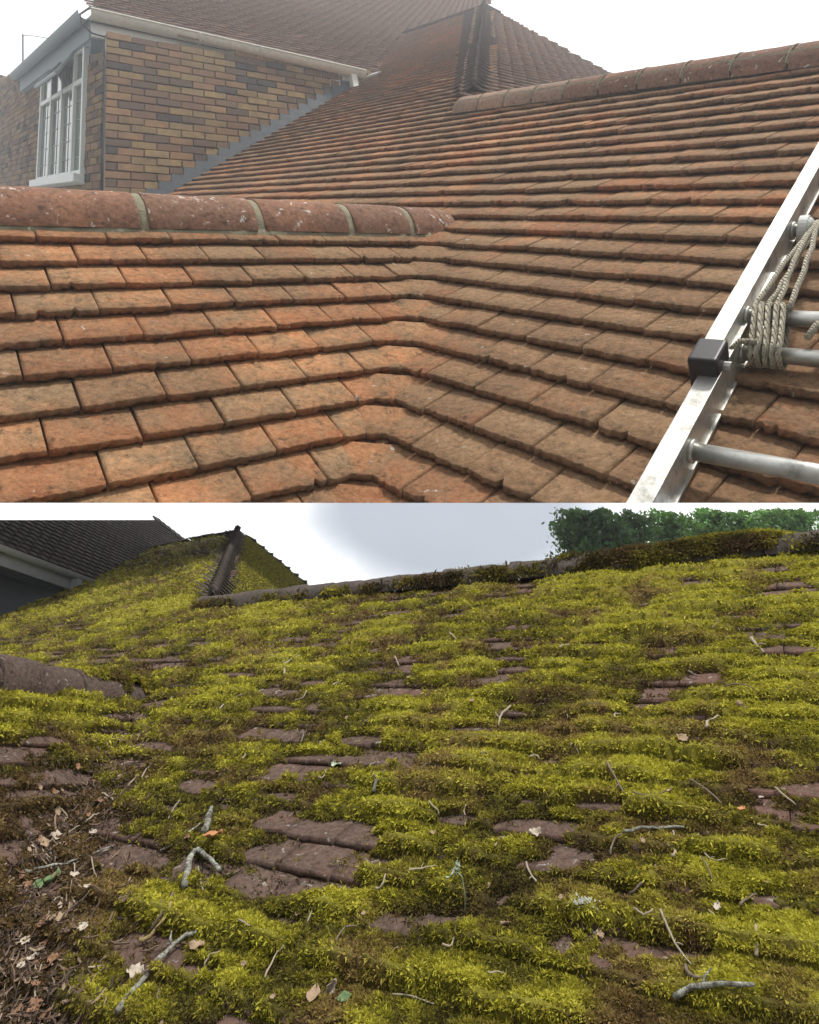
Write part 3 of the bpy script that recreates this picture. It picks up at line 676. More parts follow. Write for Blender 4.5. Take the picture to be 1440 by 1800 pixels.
# ------------------------------------------------------------------ ladder, rope, tag
def build_ladder():
    A = S1['A']; u, n_ = A.u, A.n
    alu = mat('aluminium', lambda nt, b: (nt.links.new(ramp(nt, noise(nt, 14 / K, 5, .7, coords(nt)), [(.34, (.26, .25, .23)), (.48, (.52, .52, .49)), (.7, (.66, .66, .63))]), b.inputs['Base Color']),
        b.inputs['Metallic'].__setattr__('default_value', .75), b.inputs['Roughness'].__setattr__('default_value', .42), bumpn(nt, b, noise(nt, 80 / K, 3, .6, coords(nt)), .2, .002 * K)))
    T = empty('ladder'); tag(T, 'two section aluminium ladder lying up the clean orange tiled slope with rope on its rung', 'ladder')
    def pt(x, y, f): return C0 + (A.hit(x, y) - C0) * f
    def rail(name, p0, p1, wu, dn, seed):
        d = unit(p1 - p0); e = unit(u - d * (u @ d)); f = unit(np.cross(d, e)); f = f if f @ n_ > 0 else -f
        mb = MB(); th = .003 * K
        mb.beam(p0, p1, (0, wu), (-th, 0), e, f); mb.beam(p0, p1, (0, wu), (-dn, -dn + th), e, f)     # flanges
        mb.beam(p0, p1, (wu * .93, wu), (-dn + th * .5, -th * .5), e, f); mb.beam(p0, p1, (0, th), (-dn + th * .5, -th * .5), e, f)
        mb.beam(p0, p1, (wu * .93, wu * 1.12), (-dn - th * .6, -dn + th * 2), e, f)
        o = mb.build(name, alu, T); bevel(o, .0012 * K); return d, e, f
    # lower section rail
    a, b = pt(1088, 905, .86), pt(1330, 478, .90)
    d, e, f = rail('rail', a, b, .036 * K, .075 * K, 1)
    # upper section rail lies on top of it
    a2, b2 = pt(1226, 616, .845), pt(1462, 210, .87)
    d2, e2, f2 = rail('rail', a2, b2, .034 * K, .068 * K, 2)
    blk = plain('black_plastic_cap', (.02, .018, .022), .45, var=.2)
    mb = MB(); mb.beam(a2 - d2 * .035 * K, a2 + d2 * .035 * K, (-.008 * K, .044 * K), (-.076 * K, .006 * K), e2, f2); o = mb.build('end_cap', blk, T); bevel(o, .006 * K, 3)
    mb = MB(); mb.tube([a2 + e2 * .044 * K - f2 * .03 * K, a2 + e2 * .056 * K - f2 * .03 * K], .009 * K, 8); mb.build('bolt', alu, o)
    def near(p0, dd, y):
        lo, hi = -2 * K, 4 * K
        for _ in range(50):
            m = (lo + hi) / 2
            if proj(p0 + dd * m)[1] > y: lo = m
            else: hi = m
        return p0 + dd * lo
    W2 = .42 * K; rungs = []
    for p0, dd, ee, ff, y, wu in ((a, d, e, f, 757, .036), (a, d, e, f, 590, .036), (a2, d2, e2, f2, 528, .034), (a2, d2, e2, f2, 382, .034), (a2, d2, e2, f2, 262, .034)):
        c = near(p0, dd, y) - ff * .036 * K
        mb = MB(); mb.tube([c + ee * wu * .8 * K, c + ee * W2], .0155 * K, 20); r_ = mb.build('rung', alu, T, True)
        mb = MB(); mb.tube([c + ee * wu * K, c + ee * (wu + .006) * K], .021 * K, 18); mb.build('collar', alu, r_, True)
        rungs.append((c, ee, ff, dd))
    for p0, dd, ee, ff in ((a, d, e, f), (a2, d2, e2, f2)):   # far stile, mostly outside the frame
        p1 = p0 + dd * 2.2 * K; mb = MB(); mb.beam(p0 + ee * W2, p1 + ee * W2, (0, .034 * K), (-.07 * K, 0), ee, ff); mb.build('rail', alu, T)
    # guide wheel near the frame's edge
    c, ee, ff, dd = rungs[3]; mb = MB(); q = c + ee * .05 * K
    mb.tube([q, q + ee * .018 * K], .034 * K, 24); mb.tube([q + ee * .018 * K, q + ee * .024 * K, q + ee * .03 * K], [.030 * K, .026 * K, .014 * K], 20)
    mb.build('guide_wheel', plain('wheel_grey', (.6, .62, .6), .35, var=.1), T)
    # rope
    def rp(nt, b):
        c = coords(nt, 1 / K); wv = nt.nodes.new('ShaderNodeTexWave'); wv.inputs['Scale'].default_value = 60; wv.inputs['Distortion'].default_value = 3; nt.links.new(c, wv.inputs[0])
        n = noise(nt, 110, 3, .7, c); sp = ramp(nt, noise(nt, 150, 2, .5, c), [(.62, (0, 0, 0)), (.68, (1, 1, 1))])
        cc = mixc(nt, n, (.34, .31, .22), (.66, .62, .50)); cc = mixc(nt, math_(nt, 'MULTIPLY', sp, .6), cc, (.07, .09, .13))
        nt.links.new(cc, b.inputs['Base Color']); b.inputs['Roughness'].default_value = .9
        bumpn(nt, b, math_(nt, 'ADD', wv.outputs[0], n), 1.0, .004 * K)
    rope = mat('rope', rp); mb = MB()
    c, ee, ff, dd = rungs[2]; cl = rungs[1][0]
    rnd = lambda: np.array([random.uniform(-1, 1) for _ in range(3)]) * .0016 * K
    # wraps round the upper rung and the rung just under it
    lowc = cl + 0 * ee; turns = 5
    for k in range(turns):
        x = (.050 + .0108 * k + random.uniform(-.003, .003)) * K; pts = []
        p1c = c + ee * x; 
        p2c = c + ee * (x + .012 * K) - dd * .075 * K - ff * .03 * K
        for q in range(22):
            an = 2 * math.pi * q / 22; cs, sn = math.cos(an), math.sin(an)
            ctr = p1c if cs > 0 else p2c
            rr = (.024 + .002 * (k % 2)) * K
            pts.append(ctr + dd * cs * rr + ff * sn * rr + ee * (q / 22 * .0125 * K + random.uniform(-.001, .001) * K))
        pts.append(pts[0] + ee * .0125 * K)
        mb.tube([q_ + rnd() for q_ in pts], .0053 * K, 8)
    w_ = mb; s0 = c + ee * .08 * K + ff * .02 * K
    tgt = rungs[3][0] + rungs[3][1] * .085 * K + ff * .02 * K
    for k in range(4):
        o1, o2 = random.uniform(-.012, .012), random.uniform(-.01, .01); pts = []
        for q in range(12):
            s = q / 11; pts.append(s0 * (1 - s) + tgt * s + ee * ((.02 * (k - 1.5) * (1 - s) + o1 * math.sin(s * 3.1)) * K) + ff * (math.sin(s * 3.14) * (.006 + o2) * K))
        mb.tube([q_ + rnd() for q_ in pts], .0053 * K, 8)
    # a slack strand hanging beside
    p, q_ = tgt + ee * .05 * K, c + ee * .15 * K - dd * .06 * K; pts = [p * (1 - s) + q_ * s + ee * (.03 * math.sin(s * 3.1)) * K for s in np.linspace(0, 1, 10)]
    mb.tube(pts, .0065 * K, 8)
    tail = c + ee * .045 * K - dd * .085 * K
    mb.tube([tail + ee * .03 * K, tail, tail - dd * .03 * K - ee * .006 * K], .006 * K, 8)
    tag(mb.build('rope', rope, None, True), 'off white braided rope wound round the aluminium ladder rung', 'rope')
    mb = MB(); t0 = tail - dd * .03 * K - ee * .006 * K; sd = unit(ee + ff * .2)
    V = []
    for s, w in ((0, .006), (.02, .008), (.045, .0105), (.058, .0115)):
        p = t0 - dd * s * K - ee * s * .42 * K + ff * .003 * math.sin(s * 90) * K
        V += [p - sd * w * K, p + sd * w * K, p + sd * w * K - ff * .002 * K, p - sd * w * K - ff * .002 * K]
    V[12] = V[12] + dd * .006 * K
    Fc = [(0, 3, 2, 1), (12, 13, 14, 15)] + [(4 * i + j, 4 * i + (j + 1) % 4, 4 * i + 4 + (j + 1) % 4, 4 * i + 4 + j) for i in range(3) for j in range(4)]
    mb.add(V, Fc); tag(mb.build('tape_tag', plain('red_tape', (.62, .14, .12), .6, var=.2)), 'torn red tape tag on the rope end under the ladder rung', 'tag')

_names = set(o.name for o in bpy.data.objects)
build_ladder()
_lo = (C0, unit(np.cross(ray(0, 884), ray(1440, 884)))); _lo = _lo if _lo[1] @ ray(720, 1000) > 0 else (C0, -_lo[1])
for _o in [o for o in bpy.data.objects if o.name not in _names and o.type == 'MESH' and o.name.startswith('rail')]: cut(_o, [_lo])

# =================================================================== PLACE TWO: the mossy roof
def on_plane_grid(pl, x0, x1, y0, y1, sx, sy):
    xs = np.arange(x0, x1 + .1, sx); ys = np.arange(y0, y1 + .1, sy)
    X, Y = np.meshgrid(xs, ys); r_ = np.stack([(X - PX) / F, (Y - PY) / F, np.ones_like(X)], -1) @ CW.T
    dd = (pl.n @ (pl.P - C0)) / (r_ @ pl.n); P = C0 + r_ * dd[..., None]
    Q = P - pl.P; return X, Y, dd, Q @ pl.u, Q @ pl.w
def pix_on_plane(pl, X, Y):
    r_ = np.stack([(X - PX) / F, (Y - PY) / F, np.ones_like(X)], -1) @ CW.T
    dd = (pl.n @ (pl.P - C0)) / (r_ @ pl.n); Q = r_ * dd[..., None] + C0 - pl.P
    return dd, Q @ pl.u, Q @ pl.w
BARE = [(590, 1478, 60, 20), (560, 1530, 60, 16), (300, 1640, 0, 0), (520, 1450, 52, 12), (600, 1453, 50, 13), (530, 1500, 72, 19), (620, 1517, 58, 17), (535, 1557, 82, 20), (350, 1380, 30, 14), (500, 1398, 35, 9), (232, 1503, 46, 24),
        (640, 1300, 36, 10), (490, 1215, 36, 8), (480, 1249, 38, 9), (418, 1187, 32, 6), (560, 1200, 30, 5), (900, 1161, 28, 6), (905, 1178, 26, 8), (1045, 1136, 22, 6), (1388, 1141, 42, 9), (950, 1453, 58, 13),
        (970, 1521, 42, 9), (830, 1285, 40, 7), (1105, 1316, 42, 8), (1210, 1321, 60, 9), (1225, 1266, 32, 7), (1180, 1668, 62, 15), (1092, 1566, 42, 9), (1060, 1416, 46, 8), (812, 1440, 30, 8),
        (262, 1672, 48, 30), (350, 1708, 36, 12), (500, 1620, 27, 15), (690, 1476, 36, 8), (902, 1256, 20, 6), (870, 1128, 30, 5), (700, 1220, 34, 6), (570, 1332, 60, 6), (1150, 1236, 46, 6), (1242, 1481, 28, 9),
        (75, 1397, 56, 14), (270, 1311, 32, 9), (190, 1291, 46, 8), (70, 1303, 34, 10), (66, 1322, 36, 7), (215, 1262, 44, 9), (235, 1340, 34, 8), (120, 1365, 40, 9), (430, 1550, 26, 10), (75, 1565, 40, 13), (820, 1700, 0, 0),
        (420, 1110, 26, 4), (180, 1142, 20, 4), (90, 1150, 34, 5), (250, 1160, 34, 4), (90, 1190, 40, 5), (860, 1195, 30, 6), (760, 1258, 22, 5), (1270, 1350, 30, 6), (460, 1372, 30, 6), (305, 1420, 20, 7)]
FULL = [(360, 1040, 70, 45), (773, 1560, 110, 45), (800, 1690, 160, 60), (250, 1060, 120, 50), (560, 1690, 60, 50), (900, 1620, 80, 30), (1000, 1740, 100, 40), (1350, 1720, 90, 60), (1230, 1535, 150, 40)]
LITTER = [(30, 1360), (130, 1345), (205, 1400), (215, 1470), (150, 1540), (170, 1600), (120, 1680), (80, 1850), (-60, 1850), (-60, 1380)]
def moss_fields(pl, X, Y, u, w, w0, g, seed, edge_poly):
    """thickness of the moss (m), its tone and how dry it is"""
    u, w = np.asarray(u, float), np.asarray(w, float); sh_ = u.shape
    X, Y, _z = proj_n(pl.at_n(u.ravel(), w.ravel(), np.full(u.size, .028))); X, Y = X.reshape(sh_), Y.reshape(sh_)
    tiny = fbm(u * 60, w * 85, seed + 31, 2); big = fbm(u * 1.7 + 3, w * 2.1 + 9, seed, 3); med = fbm(u * 6 + 5, w * 9 + 1, seed + 3, 4); sm = fbm(u * 22, w * 30, seed + 7, 3)
    f = ((w - w0) / g) % 1.0; k = np.floor((w - w0) / g)
    rown = fbm(u * 4.5 + k * 13.7, k * 3.3, seed + 11, 3)
    bare = np.zeros_like(u)
    for cx, cy, rx, ry in BARE:
        if rx:
            kx = 1.22 if cy > 1430 else 1.0; q = ((X - cx) / (rx * kx)) ** 2 + ((Y - cy) / (ry * kx)) ** 2
            bare = np.maximum(bare, np.clip(1.55 - q, 0, 1.2) * (1 if True else 0))
    for cx, cy, rx, ry in FULL: bare = bare - .55 * np.clip(1.4 - ((X - cx) / rx) ** 2 - ((Y - cy) / ry) ** 2, 0, 1)
    # ragged outline
    m = .42 + (rown - .44) * 2.5 + (med - .5) * 1.1 + (big - .5) * .9 - bare * (2.3 + 1.6 * (sm - .5)) + (sm - .5) * .5
    lit = inpoly(X, Y, LITTER).astype(float)
    m = m - lit * .30
    th = np.clip(m, 0, 1.15)
    f2 = (f + (sm - .5) * .35 + (med - .5) * .3) % 1.0; prof = .55 + .45 * np.exp(-((f2 - .10) / .28) ** 2) - .3 * np.exp(-((1 - f2) / .12) ** 2)
    th = np.where(m > .04, .003 + .025 * th * prof * (.35 + 1.2 * med) * (.5 + big) + .017 * (sm - .5) + .013 * (tiny - .5) * np.clip(m * 2, 0, 1), -.03)
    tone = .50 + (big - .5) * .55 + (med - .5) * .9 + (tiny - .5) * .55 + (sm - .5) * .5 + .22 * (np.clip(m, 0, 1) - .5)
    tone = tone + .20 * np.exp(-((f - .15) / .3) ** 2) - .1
    # brighter green towards the right, browner by the debris
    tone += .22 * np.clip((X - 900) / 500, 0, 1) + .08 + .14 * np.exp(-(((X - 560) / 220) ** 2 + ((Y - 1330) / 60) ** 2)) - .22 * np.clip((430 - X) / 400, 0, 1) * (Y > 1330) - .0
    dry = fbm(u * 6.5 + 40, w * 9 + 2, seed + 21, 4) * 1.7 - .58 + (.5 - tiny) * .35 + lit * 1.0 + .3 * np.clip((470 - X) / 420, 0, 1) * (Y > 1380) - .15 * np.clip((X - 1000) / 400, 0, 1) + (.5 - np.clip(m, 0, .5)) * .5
    return th, np.clip(tone, 0, 1), np.clip(dry, 0, 1), m
def tufts(name, P, N, dn, size, tone, dry, mat_, nb=3, seed=1, spread=1.35, parent=None):
    """many small feathery shoots: P roots, N normals, dn downhill direction, size length; one quad per blade"""
    r = np.random.default_rng(seed); n = len(P)
    P = np.repeat(P, nb, 0); N = np.repeat(N, nb, 0) if np.ndim(N) == 2 else np.tile(N, (n * nb, 1)); size = np.repeat(size, nb) * r.uniform(.6, 1.35, n * nb)
    D = r.normal(0, 1, (n * nb, 3)); D -= (D * N).sum(1)[:, None] * N; D /= np.linalg.norm(D, axis=1)[:, None]
    a = r.uniform(.1, spread, n * nb)[:, None]
    T = N * (1 - a * .6) + D * a + np.asarray(dn) * .15; T /= np.linalg.norm(T, axis=1)[:, None]
    S = np.cross(T, r.normal(0, 1, (n * nb, 3))); S /= np.linalg.norm(S, axis=1)[:, None]
    wd = size * r.uniform(.09, .19, n * nb)
    mid = P + T * (size * .5)[:, None] + N * (size * .06)[:, None]; tip = P + T * size[:, None] - N * (size * .12)[:, None] + D * (size * .18)[:, None]
    V = np.stack([P - N * (size * .15)[:, None], mid + S * wd[:, None], tip, mid - S * wd[:, None]], 1).reshape(-1, 3)
    Fc = np.arange(len(V)).reshape(-1, 4)
    to = np.repeat(np.clip(np.repeat(tone, nb) + r.normal(0, .10, n * nb), 0, 1), 4); dr = np.repeat(np.clip(np.repeat(dry, nb) + r.normal(0, .08, n * nb), 0, 1), 4)
    # shoots are a little paler at their tips, as living growth is
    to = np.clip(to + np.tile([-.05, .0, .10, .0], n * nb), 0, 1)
    return mesh_obj(name, V, Fc, mat_, parent, {'tone': to, 'dry': dr})
def moss_material(name, under=False):
    m = bpy.data.materials.new(name); m.use_nodes = True; nt = m.node_tree; nt.nodes.clear()
    out = nt.nodes.new('ShaderNodeOutputMaterial'); b = nt.nodes.new('ShaderNodeBsdfPrincipled')
    c = coords(nt); n = noise(nt, 70, 4, .7, c); tn = attr(nt, 'tone'); dr = attr(nt, 'dry')
    v = math_(nt, 'ADD', tn, math_(nt, 'MULTIPLY', math_(nt, 'SUBTRACT', n, .5), .35))
    col = ramp(nt, v, [(.0, (.040, .032, .014)), (.32, (.095, .080, .024)), (.57, (.20, .180, .030)), (.82, (.37, .345, .034)), (1, (.54, .51, .07))])
    dcol = ramp(nt, v, [(.0, (.05, .035, .02)), (.5, (.16, .105, .045)), (1, (.30, .21, .08))])
    dm = ramp(nt, dr, [(.25, (0, 0, 0)), (.75, (1, 1, 1))])
    col = mixc(nt, dm, col, dcol)
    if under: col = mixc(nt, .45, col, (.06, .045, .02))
    nt.links.new(col, b.inputs['Base Color']); b.inputs['Roughness'].default_value = .8; b.inputs['Specular IOR Level'].default_value = .15
    if under:
        bumpn(nt, b, noise(nt, 160, 5, .8, c), 1.0, .012); nt.links.new(b.outputs[0], out.inputs[0])
    else:
        tr = nt.nodes.new('ShaderNodeBsdfTranslucent'); nt.links.new(col, tr.inputs[0]); mx = nt.nodes.new('ShaderNodeMixShader'); mx.inputs[0].default_value = .3
        nt.links.new(b.outputs[0], mx.inputs[1]); nt.links.new(tr.outputs[0], mx.inputs[2]); nt.links.new(mx.outputs[0], out.inputs[0])
    return m
def build_mossy_house():
    H = empty('mossy_house'); tag(H, 'old house with mauve brown clay tile roof overgrown by yellow green moss', 'house')
    s2 = 1.5; VA, VB, VV = (-1200, 1215), (1100, 1360), (459, 830)
    A = Plane(VA, (1385, 615), (560, 1500), C0 + ray(560, 1500) * s2, -1)
    B = Plane(VB, VV, (150, 1412), A.hit(150, 1412), 1)
    D = Plane(VB, (546, 810), (164, 1020), A.hit(164, 1020), 1)
    E = Plane(VB, (455, 831), (365, 1070), A.hit(365, 1070), 1)
    clay = clay_material('weathered_tile', 1.0, [(.0, (.09, .050, .040)), (.4, (.155, .082, .064)), (.75, (.20, .112, .088)), (1, (.17, .105, .088))],
                         (.075, .055, .046), (.38, .36, .33), (.15, .07, .055), .75, speck=.62, bump=.008)
    dark = clay_material('dark_weathered_tile', 1.0, [(.0, (.065, .052, .05)), (.5, (.11, .085, .08)), (1, (.15, .12, .11))],
                         (.05, .045, .04), (.35, .33, .3), (.045, .035, .035), .5, bump=.004)
    rm = clay_material('ridge_clay_dark', 1.0, [(.0, (.06, .040, .036)), (.5, (.12, .075, .066)), (1, (.17, .11, .095))],
                         (.055, .042, .036), (.35, .33, .29), (.05, .04, .04), .8, speck=.63, bump=.012)
    g, wT, t = .105, .168, .014
    w0 = A.c(508, 1461)[1]; vdir = unit(ray(*VV)); vdir = vdir if vdir @ A.w > 0 else -vdir
    V0 = A.hit(150, 1412); stp = g / (vdir @ A.w); kk = ((V0 - A.P) @ A.w - w0) / g; V0 = V0 - vdir * stp * (kk - math.floor(kk))
    gB = stp * abs(vdir @ B.w)
    m_ = unit(A.n + B.n); wv = (V0 - A.P) @ A.w; A.P = A.P - A.n * 2 * t; B.P = B.P - B.n * 2 * t; V0 = V0 - m_ * (2 * t / (m_ @ A.n)); w0 += (V0 - A.P) @ A.w - wv; wB0 = (V0 - B.P) @ B.w; cn = unit(np.cross(vdir, m_)); cn = cn if cn @ A.u < 0 else -cn
    pA = [(-80, 1125), (36, 1076), (164, 1021), (256, 968), (321, 954), (413, 941), (365, 1070), (348, 1078), (560, 1061), (1760, 951), (1780, 1900), (-160, 1900), (-160, 1700), (60, 1480), (230, 1230), (-80, 1240)]
    oA = tiles('main_roof_slope', A, pA, g, wT, t, w0, clay, H, jag=.07, ns=6, seed=11)
    bm = bmesh.new(); bm.from_mesh(oA.data)
    dead = [f for f in bm.faces if (np.array(f.calc_center_median()) - V0) @ cn > .03 and proj(f.calc_center_median())[1] > 1243]
    bmesh.ops.delete(bm, geom=dead, context='FACES'); bm.to_mesh(oA.data); bm.free()
    pB = [(-160, 1232), (275, 1232), (300, 1250), (180, 1480), (20, 1800), (-160, 1900)]
    oB = tiles('wing_roof_slope', B, pB, gB, wT, t, wB0, clay, H, jag=.07, ns=6, seed=12)
    cut(oB, [(V0 + cn * -.02, -cn)])
    felt = bpy.data.materials['roofing_felt']; mb = MB()
    for pl, poly in ((A, [(-80, 1130), (256, 972), (413, 945), (365, 1072), (1760, 962), (1780, 1900), (0, 1880), (230, 1300), (-80, 1240)]), (B, [(-160, 1240), (262, 1240), (20, 1800), (-160, 1880)]), (D, [(-120, 932), (36, 978), (164, 1022), (256, 971), (322, 956), (274, 918), (-120, 918)]), (E, [(413, 945), (366, 1070), (555, 1062), (552, 1046), (436, 950)])):
        q = [pl.hit(*p) - pl.n * t * .9 for p in poly]; q2 = [v - pl.n * t for v in q]; n_ = len(q)
        mb.add(q + q2, [tuple(range(n_)), tuple(range(2 * n_ - 1, n_ - 1, -1))] + [(i, i + n_, (i + 1) % n_ + n_, (i + 1) % n_) for i in range(n_)])
    mb.build('roof_boards', felt, H)
    # dark clean slope over the gutter
    pD = [(-120, 925), (36, 972), (164, 1020), (256, 969), (326, 954), (322, 948), (276, 914), (200, 880), (-120, 880)]
    oD = tiles('upper_roof_slope', D, pD, g, wT, t, D.c(164, 1019)[1], dark, H, jag=.05, ns=2, seed=16, lean=1.3)
    top = (C0, -unit(np.cross(ray(0, 914), ray(1440, 914))))
    if top[1] @ ray(720, 800) < 0: top = (C0, -top[1])
    cut(oD, [top])
    e0, e1 = D.hit(328, 955), D.hit(276, 915); nst = 6; mb = MB()
    for i in range(nst):
        p = e0 + (e1 - e0) * (i + .5) / nst; mb.beam(p - D.u * .22, p + D.u * .03, (-.085, .085), (t, t * 3), D.w, D.n, random.random())
    mb.build('verge_tiles', dark, H)
    # hip slope beyond
    wE0 = E.c(365, 1070)[1]
    pE = [(414, 941), (440, 946), (556, 1043), (556, 1068), (376, 1080), (370, 1066)]
    tiles('hip_roof_slope', E, pE, g, wT, t, wE0, dark, H, jag=.05, ns=2, seed=17, lean=1.6)
    e0, e1 = E.hit(553, 1044), E.hit(434, 948); nst = 8; mb = MB(); zz_ = np.array([0, 0, 1.0])
    for i in range(nst):
        p = e0 + (e1 - e0) * (i + .5) / nst; dv = unit(E.u + A.u); k1 = 1 / ppm(p, dv); k2 = 1 / ppm(p, zz_)
        mb.beam(p - dv * 14 * k1, p + dv * 8 * k1, (-9 * k2, 6 * k2), (-.05, .05), zz_, unit(np.cross(dv, zz_)), random.random())
    mb.build('verge_tiles', dark, H)
    hd = unit(ray(455, 831)); hd = hd if hd @ A.w > 0 else -hd; hs = g / (hd @ A.w); H0 = A.hit(364, 1074); H1 = A.hit(412, 943); nh = int(np.linalg.norm(H1 - H0) / hs)
    hn = unit(A.n + E.n)
    bA0 = .5 * abs(A.c(334, 1062)[0] - A.c(367, 1062)[0]); bE0 = abs(E.c(412, 1062)[0] - E.c(369, 1062)[0]); bA1 = .5 * abs(A.c(397, 950)[0] - A.c(409, 950)[0]); bE1 = abs(E.c(426, 950)[0] - E.c(411, 950)[0])
    bent_tiles('hip_tiles', [(H0 + hd * hs * k + hn * .06, g, bA0 + (bA1 - bA0) * k / nh, bE0 + (bE1 - bE0) * k / nh) for k in range(nh + 1)], -A.u, E.u, wT * 1.35, g, t, A.w, E.w, hn, dark, H, raise_=.07, smoothc=.2, seed=18, tri=.0, lean=.7, sink=.045)
    # ridges
    def tube_run(P0, P1, up, sd, r, L, par, seeds, mt, round_end=False):
        n = max(1, round(np.linalg.norm(P1 - P0) / L))
        for i in range(n):
            half_tube('ridge_tile', P0 + (P1 - P0) * i / n, P0 + (P1 - P0) * (i + .985) / n, up, sd, r * random.uniform(.97, 1.03), mt, par, ang=(-30, 210), n=22, m=16, seed=seeds + i, rough=.12, flare=.06)
    R = empty('ridge'); R.parent = H; a0, a1 = A.hit(352, 1077), A.hit(1770, 946)
    upR = unit(A.w * .75 + A.n * .65); sR = unit(np.cross(upR, a1 - a0)); sR = sR if sR @ A.n > 0 else -sR
    rR = .092; a0 = a0 + upR * .022; a1 = a1 + upR * .022; tube_run(a0, a1, upR, sR, rR, .42, R, 200, dark)
    R3 = empty('top_ridge'); R3.parent = H; tube_run(A.hit(256, 969), A.hit(330, 954), A.w, A.n, .07, .4, R3, 260, dark); tube_run(A.hit(330, 954), A.hit(416, 940), A.w, A.n, .085, .4, R3, 270, dark)
    pk = A.hit(414, 944); half_tube('ridge_end', pk - A.u * .1, pk + A.u * .16 - A.w * .03, A.w, A.n, .12, dark, R3, seed=190, end_round=True)
    N = empty('wing_ridge'); N.parent = H; ud = unit(ray(*VB)); sN = unit(B.n - A.n * .0); upN = np.array([0, 0, 1.0]); sN = unit(np.cross(upN, ud)); sN = sN if sN @ B.n > 0 else -sN; upN = np.cross(ud, sN); upN = upN if upN[2] > 0 else -upN
    e = B.hit(285, 1252); rN = .115; ax = e - sN * rN * .7 + upN * .0
    tube_run(ax - ud * 3.2, ax - ud * .15, upN, sN, rN, .42, N, 230, rm)
    half_tube('ridge_end', ax - ud * .15, ax + ud * .12, upN, sN, rN, rm, N, ang=(-20, 200), seed=239, end_round=True, n=20, m=12, rough=.05)
    # gutter, fascia, wall
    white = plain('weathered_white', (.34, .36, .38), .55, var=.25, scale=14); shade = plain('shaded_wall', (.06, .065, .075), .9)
    g0, g1 = D.hit(-60, 936), D.hit(161, 1019); gd = unit(g1 - g0); upG = np.array([0, 0, 1.0]); out_ = unit(np.cross(gd, upG)); out_ = out_ if out_ @ D.n > 0 else -out_
    upG = np.cross(out_, gd); upG = upG if upG[2] > 0 else -upG
    r = .060; prof = [(r + r * math.cos(a), r * math.sin(a)) for a in np.radians(np.linspace(180, 360, 12))] + [(r + r * .88 * math.cos(a), r * .88 * math.sin(a) + .002) for a in np.radians(np.linspace(360, 180, 12))]
    mb = MB(); mb.sweep(g0 - upG * .02, g1 - upG * .02, prof, out_, upG); gu = mb.build('gutter', white, H)
    mb = MB(); p = g1 - gd * .02 - upG * .02; mb.sweep(p, p + gd * .02, [(r + r * 1.1 * math.cos(a), r * 1.1 * math.sin(a)) for a in np.radians(np.linspace(175, 365, 12))], out_, upG); mb.build('stop_end', white, gu)
    p = g1 - gd * .55 - upG * .02; mb = MB(); mb.sweep(p, p + gd * .03, [(r + r * 1.1 * math.cos(a), r * 1.1 * math.sin(a)) for a in np.radians(np.linspace(175, 365, 12))], out_, upG); mb.build('gutter_bracket', white, gu)
    mb = MB(); mb.beam(g0 - upG * .0, g1 - gd * .25, (-.028, -.002), (-.20, -.015), out_, upG); mb.build('fascia_board', white, H)
    mb = MB(); q = g1 - gd * .34; mb.beam(q, q + gd * .10, (.0, .10), (-.235, -.07), out_, upG); o = mb.build('gutter_outlet', white, gu); bevel(o, .008)
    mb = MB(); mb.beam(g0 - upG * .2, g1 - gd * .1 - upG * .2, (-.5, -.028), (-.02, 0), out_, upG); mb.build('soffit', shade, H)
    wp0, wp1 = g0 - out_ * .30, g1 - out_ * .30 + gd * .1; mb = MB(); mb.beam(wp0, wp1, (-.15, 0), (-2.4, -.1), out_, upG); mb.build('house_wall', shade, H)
    mb = MB(); a, b2 = A.hit(158, 1026), A.hit(200, 1016); mb.beam(a, b2, (-.03, .05), (.02, .04), A.w, A.n); mb.build('lead_soaker', plain('pale_lead_weathered', (.33, .34, .35), .5), H)
    # ------------------------------------------------ moss
    mm, mu = moss_material('moss'), moss_material('moss_mat', True)
    info = []
    for nm, pl, poly, ww0, gg, seed, (x0, x1, y0, y1), cnt in (
            ('moss', A, pA, w0, g, 5, (-60, 1740, 944, 1850), 640000), ('moss', B, pB, wB0, gB, 9, (-80, 300, 1236, 1850), 60000)):
        X, Y, dd, u, w = on_plane_grid(pl, x0, x1, y0, y1, 4.2, 2.4)
        th, tone, dry, m = moss_fields(pl, X, Y, u, w, ww0, gg, seed, poly)
        side = ((pl.P[0] + u * pl.u[0] + w * pl.w[0] - V0[0]) * cn[0] + (pl.P[1] + u * pl.u[1] + w * pl.w[1] - V0[1]) * cn[1] + (pl.P[2] + u * pl.u[2] + w * pl.w[2] - V0[2]) * cn[2])
        ins = inpoly(X, Y, poly) & ((side < .02) if pl is A else (side > -.02)) if pl is B else inpoly(X, Y, poly) & ~((side > .02) & (Y > 1243))
        f = ((w - ww0) / gg) % 1.0; top_ = t * 2 - t * 1.0 * f
        h = np.where(ins, top_ + th, -.06)
        ny, nx = X.shape; V = pl.at_n(u.ravel(), w.ravel(), h.ravel())
        idx = np.arange(ny * nx).reshape(ny, nx); q = np.stack([idx[:-1, :-1], idx[1:, :-1], idx[1:, 1:], idx[:-1, 1:]], -1).reshape(-1, 4)
        okv = (ins & (m > -.1)).ravel(); q = q[okv[q].any(1)]
        used, inv = np.unique(q, return_inverse=True)
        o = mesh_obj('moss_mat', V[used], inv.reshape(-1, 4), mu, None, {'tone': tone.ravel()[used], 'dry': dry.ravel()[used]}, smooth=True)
        tag(o, 'thick brown green moss cushions matted over the %s' % ('large mossy slope' if pl is A else 'small mossy slope left of the valley'), 'moss', kind='stuff')
        rr = np.random.default_rng(seed)
        X = rr.uniform(x0, x1, cnt); Y = y0 + (y1 - y0) * rr.random(cnt)
